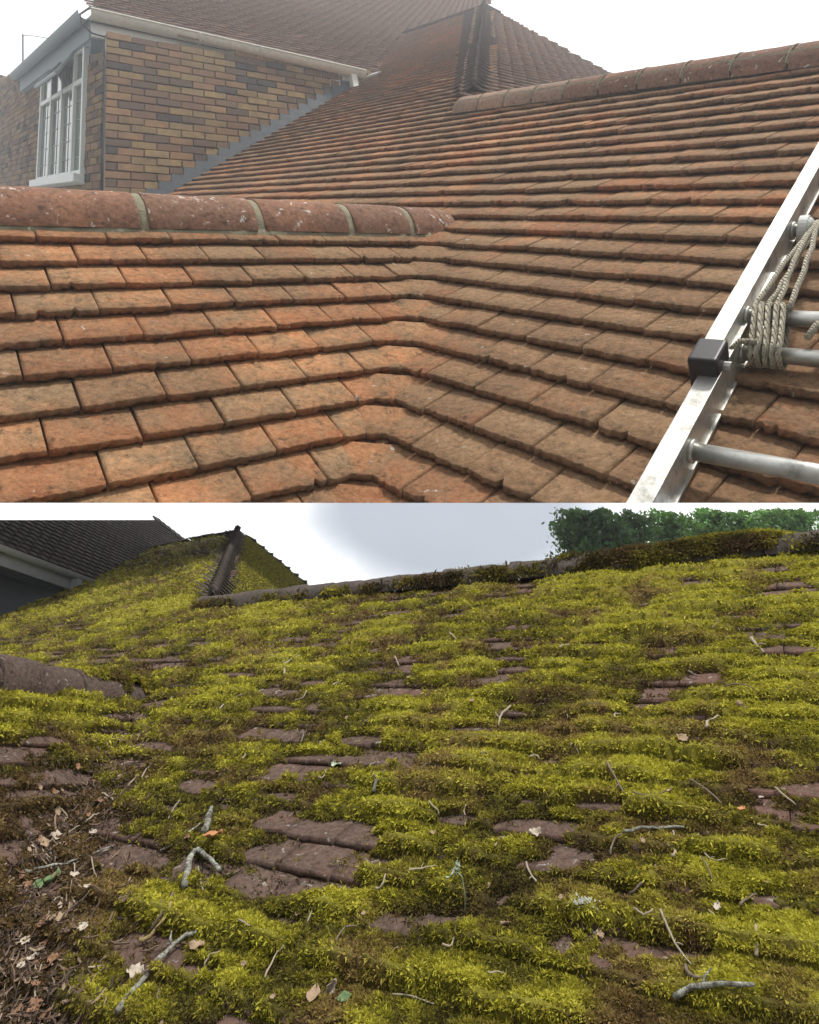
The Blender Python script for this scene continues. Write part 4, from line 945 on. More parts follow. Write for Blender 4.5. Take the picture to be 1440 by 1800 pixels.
        dd, u, w = pix_on_plane(pl, X, Y); th, tone, dry, m = moss_fields(pl, X, Y, u, w, ww0, gg, seed, poly)
        f = ((w - ww0) / gg) % 1.0; Pw = pl.at_n(u, w, 0 * u); side = (Pw - V0) @ cn
        ins = inpoly(X, Y, poly) & ((side > -.02) if pl is B else ~((side > .02) & (Y > 1243)))
        crumb = (m > -2.4) & (rr.random(cnt) < .035) & (fbm(u * 9, w * 12, seed + 77, 2) > .42); th = np.where(crumb & (th < 0), .002, th); ins &= (th > 0) & (crumb | (rr.random(cnt) < .35 + 1.6 * np.clip(m, 0, 1)))
        f = ((w - ww0) / gg) % 1.0
        hv = np.where(f < .16, rr.random(cnt) ** .6, 1.0); P = pl.at_n(u, w - np.where(f < .16, (1 - hv) * .012, 0), (t * 2 - t * f + th) * hv - .002)[ins]; dist = dd[ins]
        size = .0082 * np.clip(dist / 1.0, .8, 9) ** .66 * rr.uniform(.75, 1.2, ins.sum())
        nrm = np.tile(pl.n, (len(P), 1)) - np.outer(np.clip((.25 - f[ins]) * 3, 0, .8), pl.w); nrm /= np.linalg.norm(nrm, axis=1)[:, None]
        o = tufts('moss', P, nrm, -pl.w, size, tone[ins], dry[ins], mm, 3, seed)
        tag(o, 'feathery yellow green moss shoots growing over the %s' % ('large slope' if pl is A else 'small slope left of the valley'), 'moss', kind='stuff')
    # moss lines along the courses beyond the hip, and on the hip itself
    rr = np.random.default_rng(33); P, S, T_, Dd = [], [], [], []
    for k in range(60):
        for pl, poly, base in ((E, pE, wE0),):
            uu = rr.uniform(-3, 6, 1600); ww = base + (k - 5) * g + rr.normal(.012, .012, 1600)
            Q = pl.at_n(uu, ww, t * 2 + rr.uniform(-.004, .008, 1600)); x, y, z = proj_n(Q); ok = inpoly(x, y, poly) & (rr.random(1600) < .9)
            P.append(Q[ok]); T_.append(np.full(ok.sum(), .66) + rr.normal(0, .1, ok.sum()))
    P = np.concatenate(P); T_ = np.concatenate(T_)
    o = tufts('moss', P, E.n, -E.w, np.full(len(P), .03), T_, np.full(len(P), .2), mm, 3, 40); tag(o, 'thin lines of green moss along the courses beyond the hip', 'moss', kind='stuff')
    P, T_ = [], []
    for k in range(nh + 1):
        H_ = H0 + hd * hs * k; s = rr.uniform(-1.3, 1, 420); keep = rr.random(420) < np.where(s < 0, .15 + .85 * (-s) ** 2, .25 + .7 * s)
        s = s[keep]; sd = np.where(s[:, None] < 0, -A.u, E.u); up_ = np.where(s[:, None] < 0, A.w, E.w)
        kb = k / nh; Q = H_ + sd * ((np.sqrt(s * s + .0144) - .12) * np.where(s < 0, bA0 + (bA1 - bA0) * kb, bE0 + (bE1 - bE0) * kb))[:, None] + up_ * rr.uniform(0, .03, len(s))[:, None] + hn * (t * 2 + .07 * np.maximum(0, 1 - np.abs(s)) ** 1.5)[:, None]
        P.append(Q); T_.append(np.full(len(s), .5) + rr.normal(0, .1, len(s)))
    P = np.concatenate(P); o = tufts('moss', P, hn, -A.w, np.full(len(P), .022), np.concatenate(T_), np.full(len(P), .3), mm, 2, 41); tag(o, 'rims of moss on the dark curved hip tiles', 'moss', kind='stuff')
    # moss and dirt lumps along the ridges
    def ridge_moss(P0, P1, up, sd, r, cnt, patches, label, seed, size0, dens=1.0):
        rr = np.random.default_rng(seed); s = rr.random(cnt); a = rr.uniform(-.35, math.pi * .95, cnt); q = P0 + np.outer(s, P1 - P0); x, y, z = proj_n(q)
        nz = fbm(s * 40, a * 2.2, seed, 4); gate = np.zeros(cnt)
        for x0, x1, a0_, a1_, d in patches: xx = x + 46 * (fbm(s * 22, a * 1.7, seed + 9, 3) - .5) * 2; gate = np.maximum(gate, d * np.clip((xx - x0) / 40 + .5, 0, 1) * np.clip((x1 - xx) / 40 + .5, 0, 1) * ((a > a0_) & (a < a1_)))
        ok = rr.random(cnt) < np.clip(gate * (nz - .5 + gate * .45) * 4, 0, 1) * dens
        nr = np.cos(a)[:, None] * sd + np.sin(a)[:, None] * up; lump = .030 * fbm(s * 55, a * 3, seed + 2, 3)
        Q = (q + nr * (r + lump * gate)[:, None])[ok]
        tone = .42 + (fbm(s * 30, a, seed + 4, 3) - .5) * 1.2 + .18 * (np.sin(a) > .5)
        o = tufts('moss', Q, nr[ok], -up, size0 * np.clip(z[ok], 1, 9) ** .55, tone[ok], np.clip(.35 + (fbm(s * 25, a + 9, seed + 6, 3) - .5) * 2.0, 0, 1)[ok], mm, 3, seed); tag(o, label, 'moss', kind='stuff')
    ridge_moss(a0, a1, upR, sR, rR, 60000, [(340, 700, -.4, .1, .25), (700, 1000, -.4, .25, .4), (1000, 1100, -.4, .9, .45), (1090, 1220, -.4, .8, .6), (1210, 1365, -.2, 2.9, 1.05), (1365, 1500, -.4, .2, .4), (700, 1500, 1.1, 2.4, .10)],
               'moss and dirt clinging along the long main ridge', 51, .014)
    ridge_moss(ax - ud * 2.2, ax + ud * .1, upN, sN, rN, 60000, [(140, 235, 1.0, 2.8, 1.0), (215, 300, .1, 2.8, 1.0), (-60, 140, -.4, -.1, .4)], 'bright moss cushion on the end of the short ridge', 52, .013)
    return dict(A=A, B=B, D=D, E=E, w0=w0, wB0=wB0, g=g, t=t, V0=V0, cn=cn, mm=mm)
S2 = build_mossy_house()

# ------------------------------------------------------------------ debris lying on the mossy roof
def top_of(px, py, lift=0.0):
    qx, qy = px, py
    for _ in range(4):
        P, pl = _top(qx, qy, lift); r_ = proj(P); qx += (px - r_[0]) * .8; qy += (py - r_[1]) * .8
    return P, pl
def _top(px, py, lift=0.0):
    A, B = S2['A'], S2['B']; pl = A; q = A.hit(px, py)
    if (q - S2['V0']) @ S2['cn'] > 0 and py > 1243: pl = B
    dd, u, w = pix_on_plane(pl, np.array([float(px)]), np.array([float(py)]))
    w0 = S2['w0'] if pl is A else S2['wB0']; th, tn, dr, m = moss_fields(pl, np.array([float(px)]), np.array([float(py)]), u, w, w0, S2['g'], 5 if pl is A else 9, None)
    f = ((w[0] - w0) / S2['g']) % 1.0
    return pl.at(u[0], w[0], S2['t'] * 2 - S2['t'] * f + max(th[0], 0) + lift), pl
bark = plain('twig_bark', (.15, .115, .09), .85, var=.45, scale=60, bump=.004)
lichen_bark = mat('lichened_bark', lambda nt, b: (nt.links.new(ramp(nt, noise(nt, 70, 5, .7, coords(nt)), [(.36, (.05, .04, .035)), (.47, (.17, .165, .14)), (.64, (.40, .42, .36))]), b.inputs['Base Color']), b.inputs['Roughness'].__setattr__('default_value', .9), bumpn(nt, b, noise(nt, 90, 5, .7, coords(nt)), 1.0, .008)))
pale_bark = plain('pale_dry_twig', (.29, .245, .18), .8, var=.3, scale=60, bump=.003)
wood = plain('split_yellow_wood', (.27, .205, .09), .85, var=.75, scale=70, bump=.006)
MARKS = [('the bent birch piece', 355, 1520), ('the birch stub', 364, 1447), ('the split yellow stick', 272, 1622), ('the long lichen covered twig', 300, 1690), ('the thick pale grey twig', 120, 1515),
    ('the level grey twig', 1147, 1456), ('the drooping grey green sprig', 815, 1585), ('the white lichen patch', 1027, 1595), ('the long yellowish stalk', 1190, 1660), ('the straight upright stick', 1330, 1655),
    ('the pale green leaf', 590, 1339), ('the largest group of bare tiles', 560, 1500), ('the thick twig on the bottom edge', 1250, 1750), ('the short ridge end', 262, 1225), ('the knobbly whitish twig end', 666, 1375),
    ('the hooked pale twig', 1250, 1265), ('the dark brown clump', 1107, 1404), ('the tall pale curled leaf', 585, 1740), ('the long bare tile', 950, 1453), ('the small crooked twig halfway up', 885, 1260), ('the main ridge', 900, 1060),
    ('the large pale dry leaf', 95, 1478), ('the curled green leaf', 90, 1552), ('the pair of bare tiles high up', 900, 1170), ('the bare tile at the far end', 1388, 1141)]
USED = {}
def where(x, y, what, fine=''):
    ds = sorted(MARKS, key=lambda m: (m[1] - x) ** 2 + ((m[2] - y) * 1.3) ** 2)
    for i in range(4):
        n0, a, b = ds[i]; dx, dy = x - a, y - b
        rels = ['below' if dy > 0 else 'above', 'right of' if dx > 0 else 'left of']
        if abs(dx) > abs(dy) * 1.2: rels.reverse()
        for rl in rels:
            l = '%s %s %s' % (what, rl, n0)
            if l not in USED: USED[l] = 1; return l
    for i in range(6):
        for j in range(i + 1, 7):
            l = '%s between %s and %s' % (what, ds[i][0], ds[j][0])
            if l not in USED and len(l.split()) <= 16: USED[l] = 1; return l
    return what
def twig(pts, r, label, m=None, group=None, lift=.006, sub=3, arch=0.0, cat='twig'):
    r = r * (.72 if r < .008 else 1.0)
    P = []
    for i, (x, y) in enumerate(pts): P.append(top_of(x, y, lift + r)[0])
    # smooth and subdivide
    out = []
    for i in range(len(P) - 1):
        for s in range(sub):
            a = s / sub; p0 = P[max(i - 1, 0)]; p1 = P[i]; p2 = P[i + 1]; p3 = P[min(i + 2, len(P) - 1)]
            out.append(.5 * ((2 * p1) + (-p0 + p2) * a + (2 * p0 - 5 * p1 + 4 * p2 - p3) * a * a + (-p0 + 3 * p1 - 3 * p2 + p3) * a ** 3))
    out.append(P[-1]); n = len(out)
    # lie straight over the hollows: blend towards the chord
    L = np.linalg.norm(out[-1] - out[0]); up = S2['A'].n
    res = []
    for i, p in enumerate(out):
        s = i / (n - 1); base = P[0] * (1 - s) + P[-1] * s; hgt = (p - base) @ up
        q = p + up * (-hgt * .55 + arch * L * math.sin(math.pi * s)) + np.array([random.uniform(-1, 1) for _ in range(3)]) * min(r * .8, .0022)
        res.append(q)
    mb = MB(); mb.tube(res, [r * (1.1 - .5 * i / n + random.uniform(-.12, .12)) for i in range(n)], 7)
    # a knot or broken side shoot
    if L > .06 and r < .0075:
        k = n // 2; d = unit(res[k + 1] - res[k - 1]); sdv = unit(np.cross(d, up) * random.choice((-1, 1)) + up * .5 + d * .6)
        mb.tube([res[k], res[k] + sdv * r * 3, res[k] + sdv * r * 5.5 + d * r * 2], [r * .7, r * .5, r * .25], 5)
    o = mb.build('twig', m or bark, None, True); tag(o, label, cat, group); return o
TW = [
    ([(205, 1772), (278, 1696), (316, 1658), (344, 1614)], .0072, 'long lichen covered grey twig running off the lower edge below the bent birch piece', lichen_bark),
    ([(297, 1653), (330, 1654), (368, 1668)], .0022, 'thin brown twig crossing over the long lichen covered twig', bark),
    ([(45, 1532), (79, 1532), (131, 1506), (200, 1486)], .0050, 'thick pale grey twig lying across the brown leaf litter', lichen_bark),
    ([(283, 1494), (321, 1468), (354, 1448)], .0038, 'grey twig leaning on the upright stub of birch', lichen_bark),
    ([(360, 1464), (365, 1444), (373, 1420)], .0095, 'stout stub of silvery birch branch above the bent birch piece', lichen_bark),
    ([(323, 1549), (335, 1518), (350, 1500), (371, 1514), (389, 1536)], .0082, 'bent piece of silvery birch branch arching like an elbow over dark moss', lichen_bark),
    ([(347, 1526), (357, 1563)], .0032, 'short pale twig sticking down from the bent birch piece', pale_bark),
    ([(245, 1655), (272, 1622), (303, 1588)], .0062, 'split yellow stick of bare wood lying in the moss', wood),
    ([(263, 1618), (284, 1592), (303, 1570)], .0055, 'grey barked sliver beside the split yellow stick', bark),
    ([(466, 1720), (483, 1690), (499, 1663)], .0026, 'straight thin twig standing out right of the long lichen covered twig', pale_bark),
    ([(539, 1618), (549, 1594), (556, 1573)], .0024, 'thin forked twig below the largest group of bare tiles', pale_bark),
    ([(112, 1604), (138, 1594), (164, 1577)], .0026, 'thin brown twig on litter below the thick pale grey twig', bark),
    ([(20, 1655), (74, 1649), (108, 1633), (136, 1618)], .0030, 'long thin brown twig entering from the edge over brown litter', bark),
    ([(60, 1748), (64, 1722), (72, 1699)], .0034, 'short whitish twig near the lowest corner of the leaf litter', pale_bark),
    ([(295, 1440), (305, 1422), (316, 1406)], .0030, 'small pale forked twig above the birch stub', pale_bark),
    ([(656, 1392), (666, 1376), (677, 1357)], .0060, 'knobbly whitish twig end poking up below the pale green leaf', lichen_bark),
    ([(1095, 1464), (1147, 1456), (1204, 1455)], .0046, 'nearly level grey twig lying over the moss on the large slope', lichen_bark),
    ([(1074, 1501), (1084, 1482), (1095, 1466)], .0026, 'thin twig dropping from the end of the level grey twig', bark),
    ([(1183, 1504), (1184, 1482), (1185, 1461)], .0040, 'short upright pale twig just under the level grey twig', pale_bark),
    ([(1105, 1570), (1138, 1549), (1152, 1525)], .0034, 'curved grey twig between the level twig and the white lichen patch', bark),
    ([(1164, 1611), (1190, 1668), (1216, 1698)], .0028, 'long thin yellowish stalk slanting across a bare dark tile', pale_bark),
    ([(1205, 1701), (1222, 1724), (1238, 1744)], .0036, 'crooked grey twig at the foot of the long yellowish stalk', bark),
    ([(1330, 1682), (1330, 1632)], .0044, 'short straight upright stick alone in thick moss', pale_bark),
    ([(1186, 1757), (1242, 1746), (1334, 1762)], .0056, 'thick grey twig along the bottom edge of the large slope', lichen_bark),
    ([(927, 1525), (936, 1541), (943, 1554)], .0030, 'short pale curved twig below a long bare tile', pale_bark),
    ([(779, 1663), (792, 1645), (808, 1627)], .0028, 'thin straight twig beside the drooping grey green sprig', pale_bark),
    ([(1214, 1371), (1240, 1390), (1269, 1416)], .0030, 'thin grey twig slanting over brown moss above the level grey twig', bark),
    ([(1072, 1359), (1088, 1380), (1107, 1404)], .0036, 'angled twig ending on a dark brown clump', bark),
    ([(1114, 1404), (1145, 1399), (1174, 1388)], .0026, 'thin twig stretching away from the dark brown clump', bark),
    ([(1321, 1122), (1330, 1131), (1342, 1142)], .0075, 'pale twig beside the bare tile high on the slope', pale_bark),
    ([(877, 1279), (879, 1262), (898, 1243)], .0055, 'small crooked pale twig halfway up the large slope', pale_bark),
    ([(1242, 1279), (1247, 1267), (1261, 1250)], .0050, 'hooked pale twig beside a small bare tile', pale_bark),
    ([(385, 1246), (416, 1224), (463, 1212)], .0052, 'long thin pale stalk arching over bare tiles near the short ridge', pale_bark),
    ([(499, 1180), (501, 1162), (528, 1155)], .0068, 'right angled pale twig above the bare tiles near the short ridge', pale_bark),
]
for pts, r, lab, m_ in TW: twig(pts, r, lab, m_)
SMALL = [((1364, 1390), (1399, 1414)), ((1219, 1475), (1276, 1511)), ((1235, 1516), (1252, 1547)), ((722, 1246), (737, 1265)), ((991, 1241), (998, 1262)), ((1276, 1216), (1326, 1211)), ((485, 1224), (497, 1215)),
    ((694, 1155), (701, 1170)), ((585, 1205), (603, 1193)), ((425, 1328), (436, 1312)), ((456, 1326), (459, 1305)), ((530, 1307), (532, 1284)), ((720, 1539), (765, 1523)), ((817, 1433), (820, 1416)), ((756, 1414), (772, 1433)),
    ((870, 1487), (896, 1471)), ((592, 1663), (630, 1630)), ((278, 1758), (281, 1739)), ((359, 1699), (387, 1680)), ((50, 1473), (67, 1506)), ((72, 1487), (86, 1518)), ((129, 1518), (131, 1540)), ((162, 1516), (171, 1549)),
    ((640, 1268), (655, 1256)), ((1080, 1262), (1090, 1250)), ((1210, 1180), (1225, 1190)), ((1003, 1310), (1018, 1325)), ((848, 1340), (870, 1332)), ((740, 1352), (770, 1346)), ((1180, 1330), (1200, 1322)), ((560, 1372), (575, 1360)),
    ((1300, 1590), (1330, 1580)), ((1000, 1680), (1020, 1700)), ((860, 1720), (890, 1712)), ((660, 1560), (680, 1548)), ((420, 1620), (440, 1632)), ((150, 1445), (175, 1430)), ((100, 1420), (120, 1440)), ((180, 1395), (200, 1408)),
    ((140, 1560), (160, 1552)), ((90, 1590), (110, 1580)), ((110, 1470), (140, 1460)), ((210, 1345), (235, 1340)), ((250, 1368), (262, 1350)), ((520, 1230), (540, 1222)), ((40, 1690), (62, 1680)), ((120, 1640), (128, 1618)),
    ((690, 1745), (760, 1752)), ((1120, 1620), (1150, 1610)), ((985, 1140), (1000, 1132)), ((790, 1110), (802, 1120)), ((1250, 1100), (1262, 1092)), ((930, 1330), (945, 1318)), ((1330, 1440), (1350, 1452))]
for (a, b) in SMALL:
    d = top_of(*a)[0]; zz = proj(d)[2]; c = ((a[0] + b[0]) / 2 + random.uniform(-3, 3), (a[1] + b[1]) / 2 + random.uniform(-3, 3))
    twig([a, c, b], .0021 * max(1, zz) ** .6 * random.uniform(.8, 1.3), where(a[0], a[1], 'short broken twig'), random.choice((bark, pale_bark, pale_bark)), 'small twigs scattered over the moss', arch=random.uniform(-.02, .12))
# leaves
def leaf_mat(name, a, b2): return mat(name, lambda nt, b: (nt.links.new(mixc(nt, noise(nt, 60, 5, .7, coords(nt)), a, b2), b.inputs['Base Color']), b.inputs['Roughness'].__setattr__('default_value', .75), bumpn(nt, b, noise(nt, 120, 3, .6, coords(nt)), .6, .003)))
LM = {'tan': leaf_mat('dead_leaf_tan', (.16, .10, .06), (.38, .28, .18)), 'brown': leaf_mat('dead_leaf_brown', (.10, .05, .03), (.32, .17, .09)), 'pale': leaf_mat('dead_leaf_pale', (.30, .25, .19), (.50, .44, .36)),
      'green': leaf_mat('living_leaf', (.06, .11, .04), (.16, .24, .10)), 'mint': leaf_mat('pale_green_leaf', (.28, .36, .24), (.50, .58, .44)), 'rust': leaf_mat('rust_leaf', (.30, .12, .05), (.50, .24, .10))}
def leaf_geo(P, n, size, rot, rng_, lobes=3, curl=.35, wide=.34):
    e = unit(np.cross(n, [.2, .3, 1])); f = np.cross(n, e); d = e * math.cos(rot) + f * math.sin(rot); s = np.cross(n, d); V, Fc = [], []
    nx = 9; tw = rng_.uniform(-.5, .5)
    for i in range(nx + 1):
        x = i / nx; wv = wide * math.sin(math.pi * min(1, .06 + x * .93)) ** .7 * (1 + (.28 * math.sin(x * lobes * 6.28)) ) if lobes else wide * math.sin(math.pi * min(1, .03 + x * .96)) ** .8
        for j in range(5):
            y = (j - 2) / 2; cz = curl * (abs(y) ** 1.6) * .32 + curl * .5 * (x - .5) ** 2 + .05 * math.sin(x * 9 + y * 3 + tw * 9) + tw * y * (x - .5) * .4
            V.append(P + d * (x - .5) * size + s * y * wv * size * (1 + rng_.uniform(-.06, .06)) + n * (cz * size + .002))
    q = 5
    Fc = [(i * q + j, i * q + j + 1, (i + 1) * q + j + 1, (i + 1) * q + j) for i in range(nx) for j in range(q - 1)]
    return V, Fc
def leaf(px, py, spx, kind, label, group=None, rot=None, tilt=.3, lobes=3, curl=.4, name='dead_leaf', cat='leaf', wide=.34):
    P, pl = top_of(px, py, .004); z = proj(P)[2]; size = spx * .78 * z / F; r = np.random.default_rng(int(px * 7 + py))
    n = unit(pl.n + r.normal(0, tilt, 3) * .6); V, Fc = leaf_geo(P + pl.n * size * .1, n, size, r.uniform(0, 6.28) if rot is None else rot, r, lobes, curl, wide)
    mb = MB(); mb.add(V, Fc); o = mb.build(name, LM[kind], None, True); so = o.modifiers.new('s', 'SOLIDIFY'); so.thickness = .0008
    return tag(o, label, cat, group)
leaf(95, 1478, 42, 'pale', 'large pale dry leaf above the thick pale grey twig', rot=.4); leaf(72, 1487, 34, 'tan', 'crumpled tan leaf tucked against the large pale dry leaf', rot=2.)
leaf(590, 1339, 27, 'mint', 'pale green rounded leaf resting on brown moss', lobes=0, curl=.25, name='green_leaf', rot=0.1, wide=.42)
leaf(96, 1551, 34, 'green', 'curled dark green leaf over the litter', lobes=0, curl=.9, name='green_leaf', wide=.3); leaf(60, 1566, 36, 'green', 'dark green leaf hanging down beside the curled green one', lobes=0, curl=.7, name='green_leaf', wide=.28, rot=1.4)
leaf(378, 1496, 44, 'rust', 'rusty brown leaf behind the bent birch piece'); leaf(1300, 1243, 26, 'tan', 'tan leaf standing above the hooked pale twig', tilt=.9)
leaf(241, 1716, 42, 'pale', 'whitish leaf beside the lower end of the long lichen covered twig'); leaf(346, 1669, 36, 'tan', 'small curled tan leaf under the crossing thin twig'); leaf(148, 1610 + 30, 30, 'pale', 'small white papery leaf on green moss near the litter')
leaf(1262, 1599, 24, 'pale', 'pale leaf caught in moss below the level grey twig'); leaf(889, 1632, 28, 'tan', 'folded pinkish leaf standing in bright moss', tilt=.9); leaf(1055, 1644, 24, 'tan', 'narrow tan leaf upright right of the folded leaf', tilt=.9)
leaf(1309, 1443, 22, 'rust', 'rust coloured leaf scrap on the upper moss'); leaf(940, 1473, 30, 'pale', 'curled pale leaf under the long bare tile', curl=.9); leaf(552, 1758, 46, 'tan', 'yellowish tan leaf at the bottom edge', lobes=0)
leaf(582, 1740, 44, 'pale', 'tall pale curled leaf standing up at the bottom edge', tilt=1.2, curl=.9, wide=.2); leaf(607, 1762, 34, 'green', 'fresh green leaf beside the tall pale curled leaf', lobes=0, name='green_leaf')
leaf(1205, 1312, 30, 'tan', 'flat tan leaf on the bare tile below the hooked twig'); leaf(330, 1475, 18, 'brown', 'small brown leaf left of the birch stub'); leaf(1340, 1405, 14, 'pale', 'tiny white leaf scrap near the slope edge', lobes=0)
rr = np.random.default_rng(71)
for i in range(60):
    for _ in range(50):
        x, y = rr.uniform(30, 230), rr.uniform(1345, 1790)
        if inpoly(np.array(x), np.array(y), LITTER): break
    leaf(x, y, rr.uniform(18, 34) * (.55 + .45 * (y - 1340) / 430), ['tan', 'brown', 'brown', 'pale', 'tan', 'brown'][i % 6], where(x, y, ['tan', 'brown', 'dark brown', 'pale', 'light tan', 'chestnut'][i % 6] + ' dead leaf'), 'dead leaves in the valley litter', tilt=.5)
for x, y in ((430, 1700), (520, 1590), (640, 1610), (760, 1470), (1130, 1480), (1180, 1395), (990, 1590), (860, 1560), (700, 1680), (1250, 1610), (610, 1265), (720, 1195), (1020, 1200), (830, 1235), (1350, 1560), (480, 1760)):
    leaf(x, y, 15, 'tan', where(x, y, 'small tan leaf scrap'), 'leaf scraps caught in the moss', tilt=.6)
# leaf crumbs and soil filling the valley
def litter():
    r = np.random.default_rng(5); n = 8500; X = r.uniform(-60, 300, n); Y = r.uniform(1250, 1850, n)
    cx = np.interp(Y, [1250, 1340, 1450, 1600, 1850], [235, 215, 140, 70, 10]); wd = np.interp(Y, [1250, 1400, 1850], [30, 66, 130]); ok = r.random(n) < np.exp(-((X - cx) / wd) ** 2) * .9
    X, Y = X[ok], Y[ok]; V, Fc, T = [], [], []
    for x, y in zip(X, Y):
        P, pl = _top(x, y, r.uniform(.000, .012)); nn = unit(pl.n + r.normal(0, .5, 3)); e = unit(np.cross(nn, r.normal(0, 1, 3))); f = np.cross(nn, e)
        s = r.uniform(.0025, .008) * (1 + .3 * (proj(P)[2] - 1)); a = r.uniform(.2, .6); b = len(V); tn = r.random()
        if r.random() < .35: a = .09; s *= 2.6
        k = 5; th = s * .12
        for h in (0, 1):
            for i in range(k):
                an = 6.28 * i / k; rr_ = 1 + r.uniform(-.3, .3); V.append(P + e * math.cos(an) * s * rr_ + f * math.sin(an) * s * a * rr_ + nn * (th * h + s * .25 * math.cos(an) ** 2))
        T += [tn] * (2 * k); Fc += [tuple(range(b + k - 1, b - 1, -1)), tuple(range(b + k, b + 2 * k))] + [(b + i, b + (i + 1) % k, b + k + (i + 1) % k, b + k + i) for i in range(k)]
    m = mat('litter', lambda nt, b: (nt.links.new(ramp(nt, attr(nt, 'tone'), [(0, (.03, .02, .014)), (.6, (.085, .052, .034)), (.88, (.17, .115, .075)), (1, (.36, .28, .20))]), b.inputs['Base Color']), b.inputs['Roughness'].__setattr__('default_value', .85)))
    tag(mesh_obj('leaf_litter', V, Fc, m, None, {'tone': T}), 'brown leaf crumbs, bark and soil gathered along the roof valley', 'litter', kind='stuff')
litter()
# sprig, white lichen patch
def sprig():
    g = leaf_mat('grey_green_sprig', (.20, .26, .17), (.42, .48, .36)); P0, pl = top_of(819, 1622, .004); T = empty('sprig'); tag(T, 'drooping grey green sprig on a thin stalk rising from the bright moss', 'sprig')
    z = proj(P0)[2]; k = z / F; up, rt = -CW[:, 1], CW[:, 0]
    pts = [P0 + up * 14 * k, P0 + up * 38 * k + rt * 1 * k + pl.n * .01, P0 + up * 58 * k - rt * 2 * k + pl.n * .02, P0 + up * 66 * k - rt * 9 * k + pl.n * .02, P0 + up * 60 * k - rt * 15 * k + pl.n * .02]
    mb = MB(); mb.tube(pts, .0013, 6); mb.build('stem', g, T, True); r = np.random.default_rng(4)
    for i in range(7):
        mb = MB(); V, Fc = leaf_geo(pts[3 if i < 4 else 4] + r.normal(0, 1, 3) * 5 * k, unit(r.normal(0, 1, 3) + pl.n), 15 * k, r.uniform(0, 6), r, 0, .5, .2); mb.add(V, Fc); o = mb.build('leaf', g, T, True)
        so = o.modifiers.new('s', 'SOLIDIFY'); so.thickness = .0005
sprig()
def lichen():
    r = np.random.default_rng(8); V, Fc = [], []
    for i in range(130):
        P, pl = top_of(1027 + r.normal(0, 9), 1595 + r.normal(0, 5), r.uniform(0, .006)); s = r.uniform(.001, .0024); e = unit(np.cross(pl.n, r.normal(0, 1, 3))); f = np.cross(pl.n, e); b = len(V)
        V += [P + e * s, P + f * s, P - e * s, P - f * s, P + pl.n * s * 2]; Fc += [(b, b + 1, b + 4), (b + 1, b + 2, b + 4), (b + 2, b + 3, b + 4), (b + 3, b, b + 4)]
    tag(mesh_obj('lichen', V, Fc, plain('lichen_white', (.62, .64, .60), .9)), 'small crusty patch of white lichen beside a dark bare tile', 'lichen', kind='stuff')
lichen()

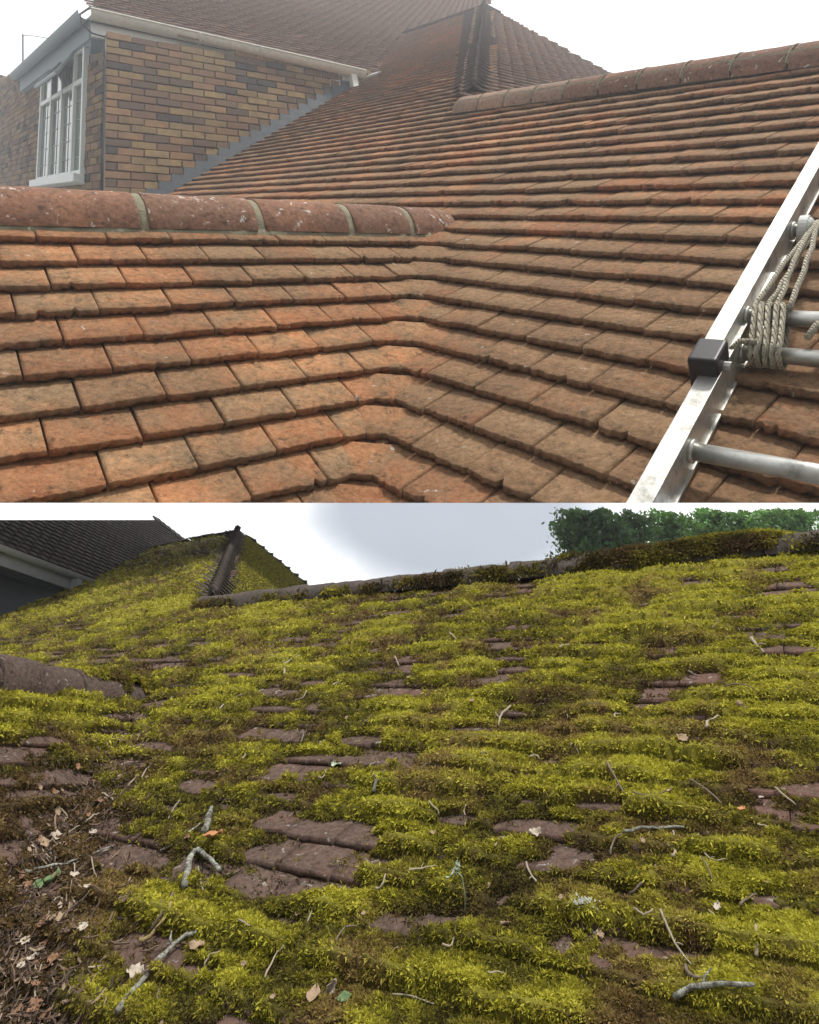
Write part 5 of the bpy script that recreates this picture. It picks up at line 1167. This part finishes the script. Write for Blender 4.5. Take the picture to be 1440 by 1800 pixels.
# ------------------------------------------------------------------ trees beyond the ridge, ground
def tree(label, px, depth, blobs, hue, seed, nleaf):
    r = np.random.default_rng(seed); T = empty('broadleaf_tree'); base = C0 + ray(px, 1000) * depth; base[2] = 0
    tag(T, label, 'tree', 'trees beyond the mossy ridge'); wd = plain('tree_bark', (.10, .085, .065), .9, scale=6, bump=.03) if 'tree_bark' not in bpy.data.materials else bpy.data.materials['tree_bark']
    cs = []
    for x, y, rad, dz in blobs: cs.append((C0 + ray(x, y) * (depth + dz), rad * depth / F))
    mid = sum(c for c, _ in cs) / len(cs); mb = MB(); tp = base + (mid - base) * .62; tp[:2] = base[:2] + (mid[:2] - base[:2]) * .3
    mb.tube([base, base * .5 + tp * .5 + np.array([.1, 0, 0]), tp], [.34, .27, .2], 10); mb.build('trunk', wd, T, True); mb = MB()
    for c, rad in cs:
        j = tp + (c - tp) * .5 + r.normal(0, .25, 3); mb.tube([tp, j, c], [.14, .09, .03], 6)
        for q in range(5): e = c + unit(r.normal(0, 1, 3) - np.array([0, 0, .6])) * rad * .55; mb.tube([c * .6 + j * .4, (c + e) / 2 + r.normal(0, .1, 3), e], [.04, .025, .01], 5)
    mb.build('limbs', wd, T, True)
    P, N = [], []
    for c, rad in cs:
        k = int(nleaf * rad ** 2 / sum(q ** 2 for _, q in cs)); ncl = max(10, int(26 * rad)); cl = r.normal(0, 1, (ncl, 3)); cl /= np.linalg.norm(cl, axis=1)[:, None]; cl = c + cl * rad * r.uniform(.45, 1.0, (ncl, 1))
        w = r.integers(0, ncl, k); d = r.normal(0, 1, (k, 3)) * np.array([1, 1, .7]); P.append(cl[w] + d * .15 * r.uniform(.5, 1.2, (k, 1))); N.append(w * 0 + r.random(ncl)[w])
    P = np.concatenate(P); tn = np.concatenate(N); x, y, z = proj_n(P); ok = y > 888 + 16 * fbm(x * .05, x * 0, seed, 3) + 6 * r.random(len(x)); P, tn = P[ok], tn[ok]; n = len(P)
    a = r.normal(0, 1, (n, 3)) + [0, 0, .4]; a /= np.linalg.norm(a, axis=1)[:, None]; u = np.cross(a, r.normal(0, 1, (n, 3))); u /= np.linalg.norm(u, axis=1)[:, None]; v = np.cross(a, u); s = r.uniform(.04, .095, (n, 1))
    V = np.stack([P - u * s, P + v * s * .55 + a * s * .12, P + u * s, P - v * s * .55 + a * s * .12], 1).reshape(-1, 3); Fc = np.arange(4 * n).reshape(-1, 4)
    def lf(nt, b):
        out = [q for q in nt.nodes if q.type == 'OUTPUT_MATERIAL'][0]; col = ramp(nt, attr(nt, 'tone'), [(0, tuple(.4 * h for h in hue)), (.6, hue), (1, tuple(2.2 * h for h in hue))]); nt.links.new(col, b.inputs['Base Color']); b.inputs['Roughness'].default_value = .5
        tr = nt.nodes.new('ShaderNodeBsdfTranslucent'); nt.links.new(mixc(nt, .4, col, (.25, .4, .05)), tr.inputs[0]); mx = nt.nodes.new('ShaderNodeMixShader'); mx.inputs[0].default_value = .3; nt.links.new(b.outputs[0], mx.inputs[1]); nt.links.new(tr.outputs[0], mx.inputs[2]); nt.links.new(mx.outputs[0], out.inputs[0])
    mesh_obj('crown', V, Fc, mat('foliage', lf), T, {'tone': np.repeat(np.clip(tn * .7 + r.random(n) * .35, 0, 1), 4)})
tree('dark leafy tree whose ragged crown edge meets open sky', 1060, 15, [(1030, 950, 66, 0), (1060, 912, 48, .5), (1015, 918, 36, .2), (1080, 985, 55, .6), (1000, 990, 40, -.3), (1110, 940, 45, 1), (1010, 935, 34, .2), (1060, 925, 40, .5)], (.06, .15, .04), 3, 12000)
tree('brighter green leafy tree spreading behind the mossy end of the ridge', 1290, 17, [(1150, 925, 62, 0), (1230, 935, 70, .5), (1310, 915, 66, .2), (1390, 915, 66, .1), (1320, 945, 70, 0), (1400, 950, 66, .6), (1470, 960, 70, .3), (1190, 925, 45, -.4), (1280, 925, 50, .3), (1370, 922, 44, 0)], (.10, .24, .05), 5, 19000)
gm = mat('gravel', lambda nt, b: (nt.links.new(mixc(nt, noise(nt, .8, 6, .6, coords(nt)), (.10, .095, .085), (.19, .18, .16)), b.inputs['Base Color']), b.inputs['Roughness'].__setattr__('default_value', .95)))
G_ = mesh_obj('ground', [(-900, -900, 0), (900, -900, 0), (900, 900, 0), (-900, 900, 0)], [(0, 1, 2, 3)], gm); tag(G_, 'grey brown gravel ground far below the roofs', 'ground', kind='structure')

# ------------------------------------------------------------------ added volume that stands in for the veil of glare
def glare_haze():
    mb = MB(); X0, X1, Y0, Y1, Z0, Z1 = -90, 90, -6, 78, -1.0, 74
    V = [(x, y, z) for z in (Z0, Z1) for x, y in ((X0, Y0), (X1, Y0), (X1, Y1), (X0, Y1))]
    mb.add(V, [(0, 3, 2, 1), (4, 5, 6, 7), (0, 1, 5, 4), (1, 2, 6, 5), (2, 3, 7, 6), (3, 0, 4, 7)])
    m = bpy.data.materials.new('glare_haze'); m.use_nodes = True; nt = m.node_tree; nt.nodes.clear()
    out = nt.nodes.new('ShaderNodeOutputMaterial'); v = nt.nodes.new('ShaderNodeVolumePrincipled'); v.inputs['Color'].default_value = (.93, .96, 1, 1); v.inputs['Density'].default_value = .0032; v.inputs['Anisotropy'].default_value = .65
    nt.links.new(v.outputs[0], out.inputs['Volume']); o = mb.build('glare_haze', m); tag(o, 'added pale volume standing in for the glare over the upper roof', 'glare_haze', kind='stuff')
glare_haze()
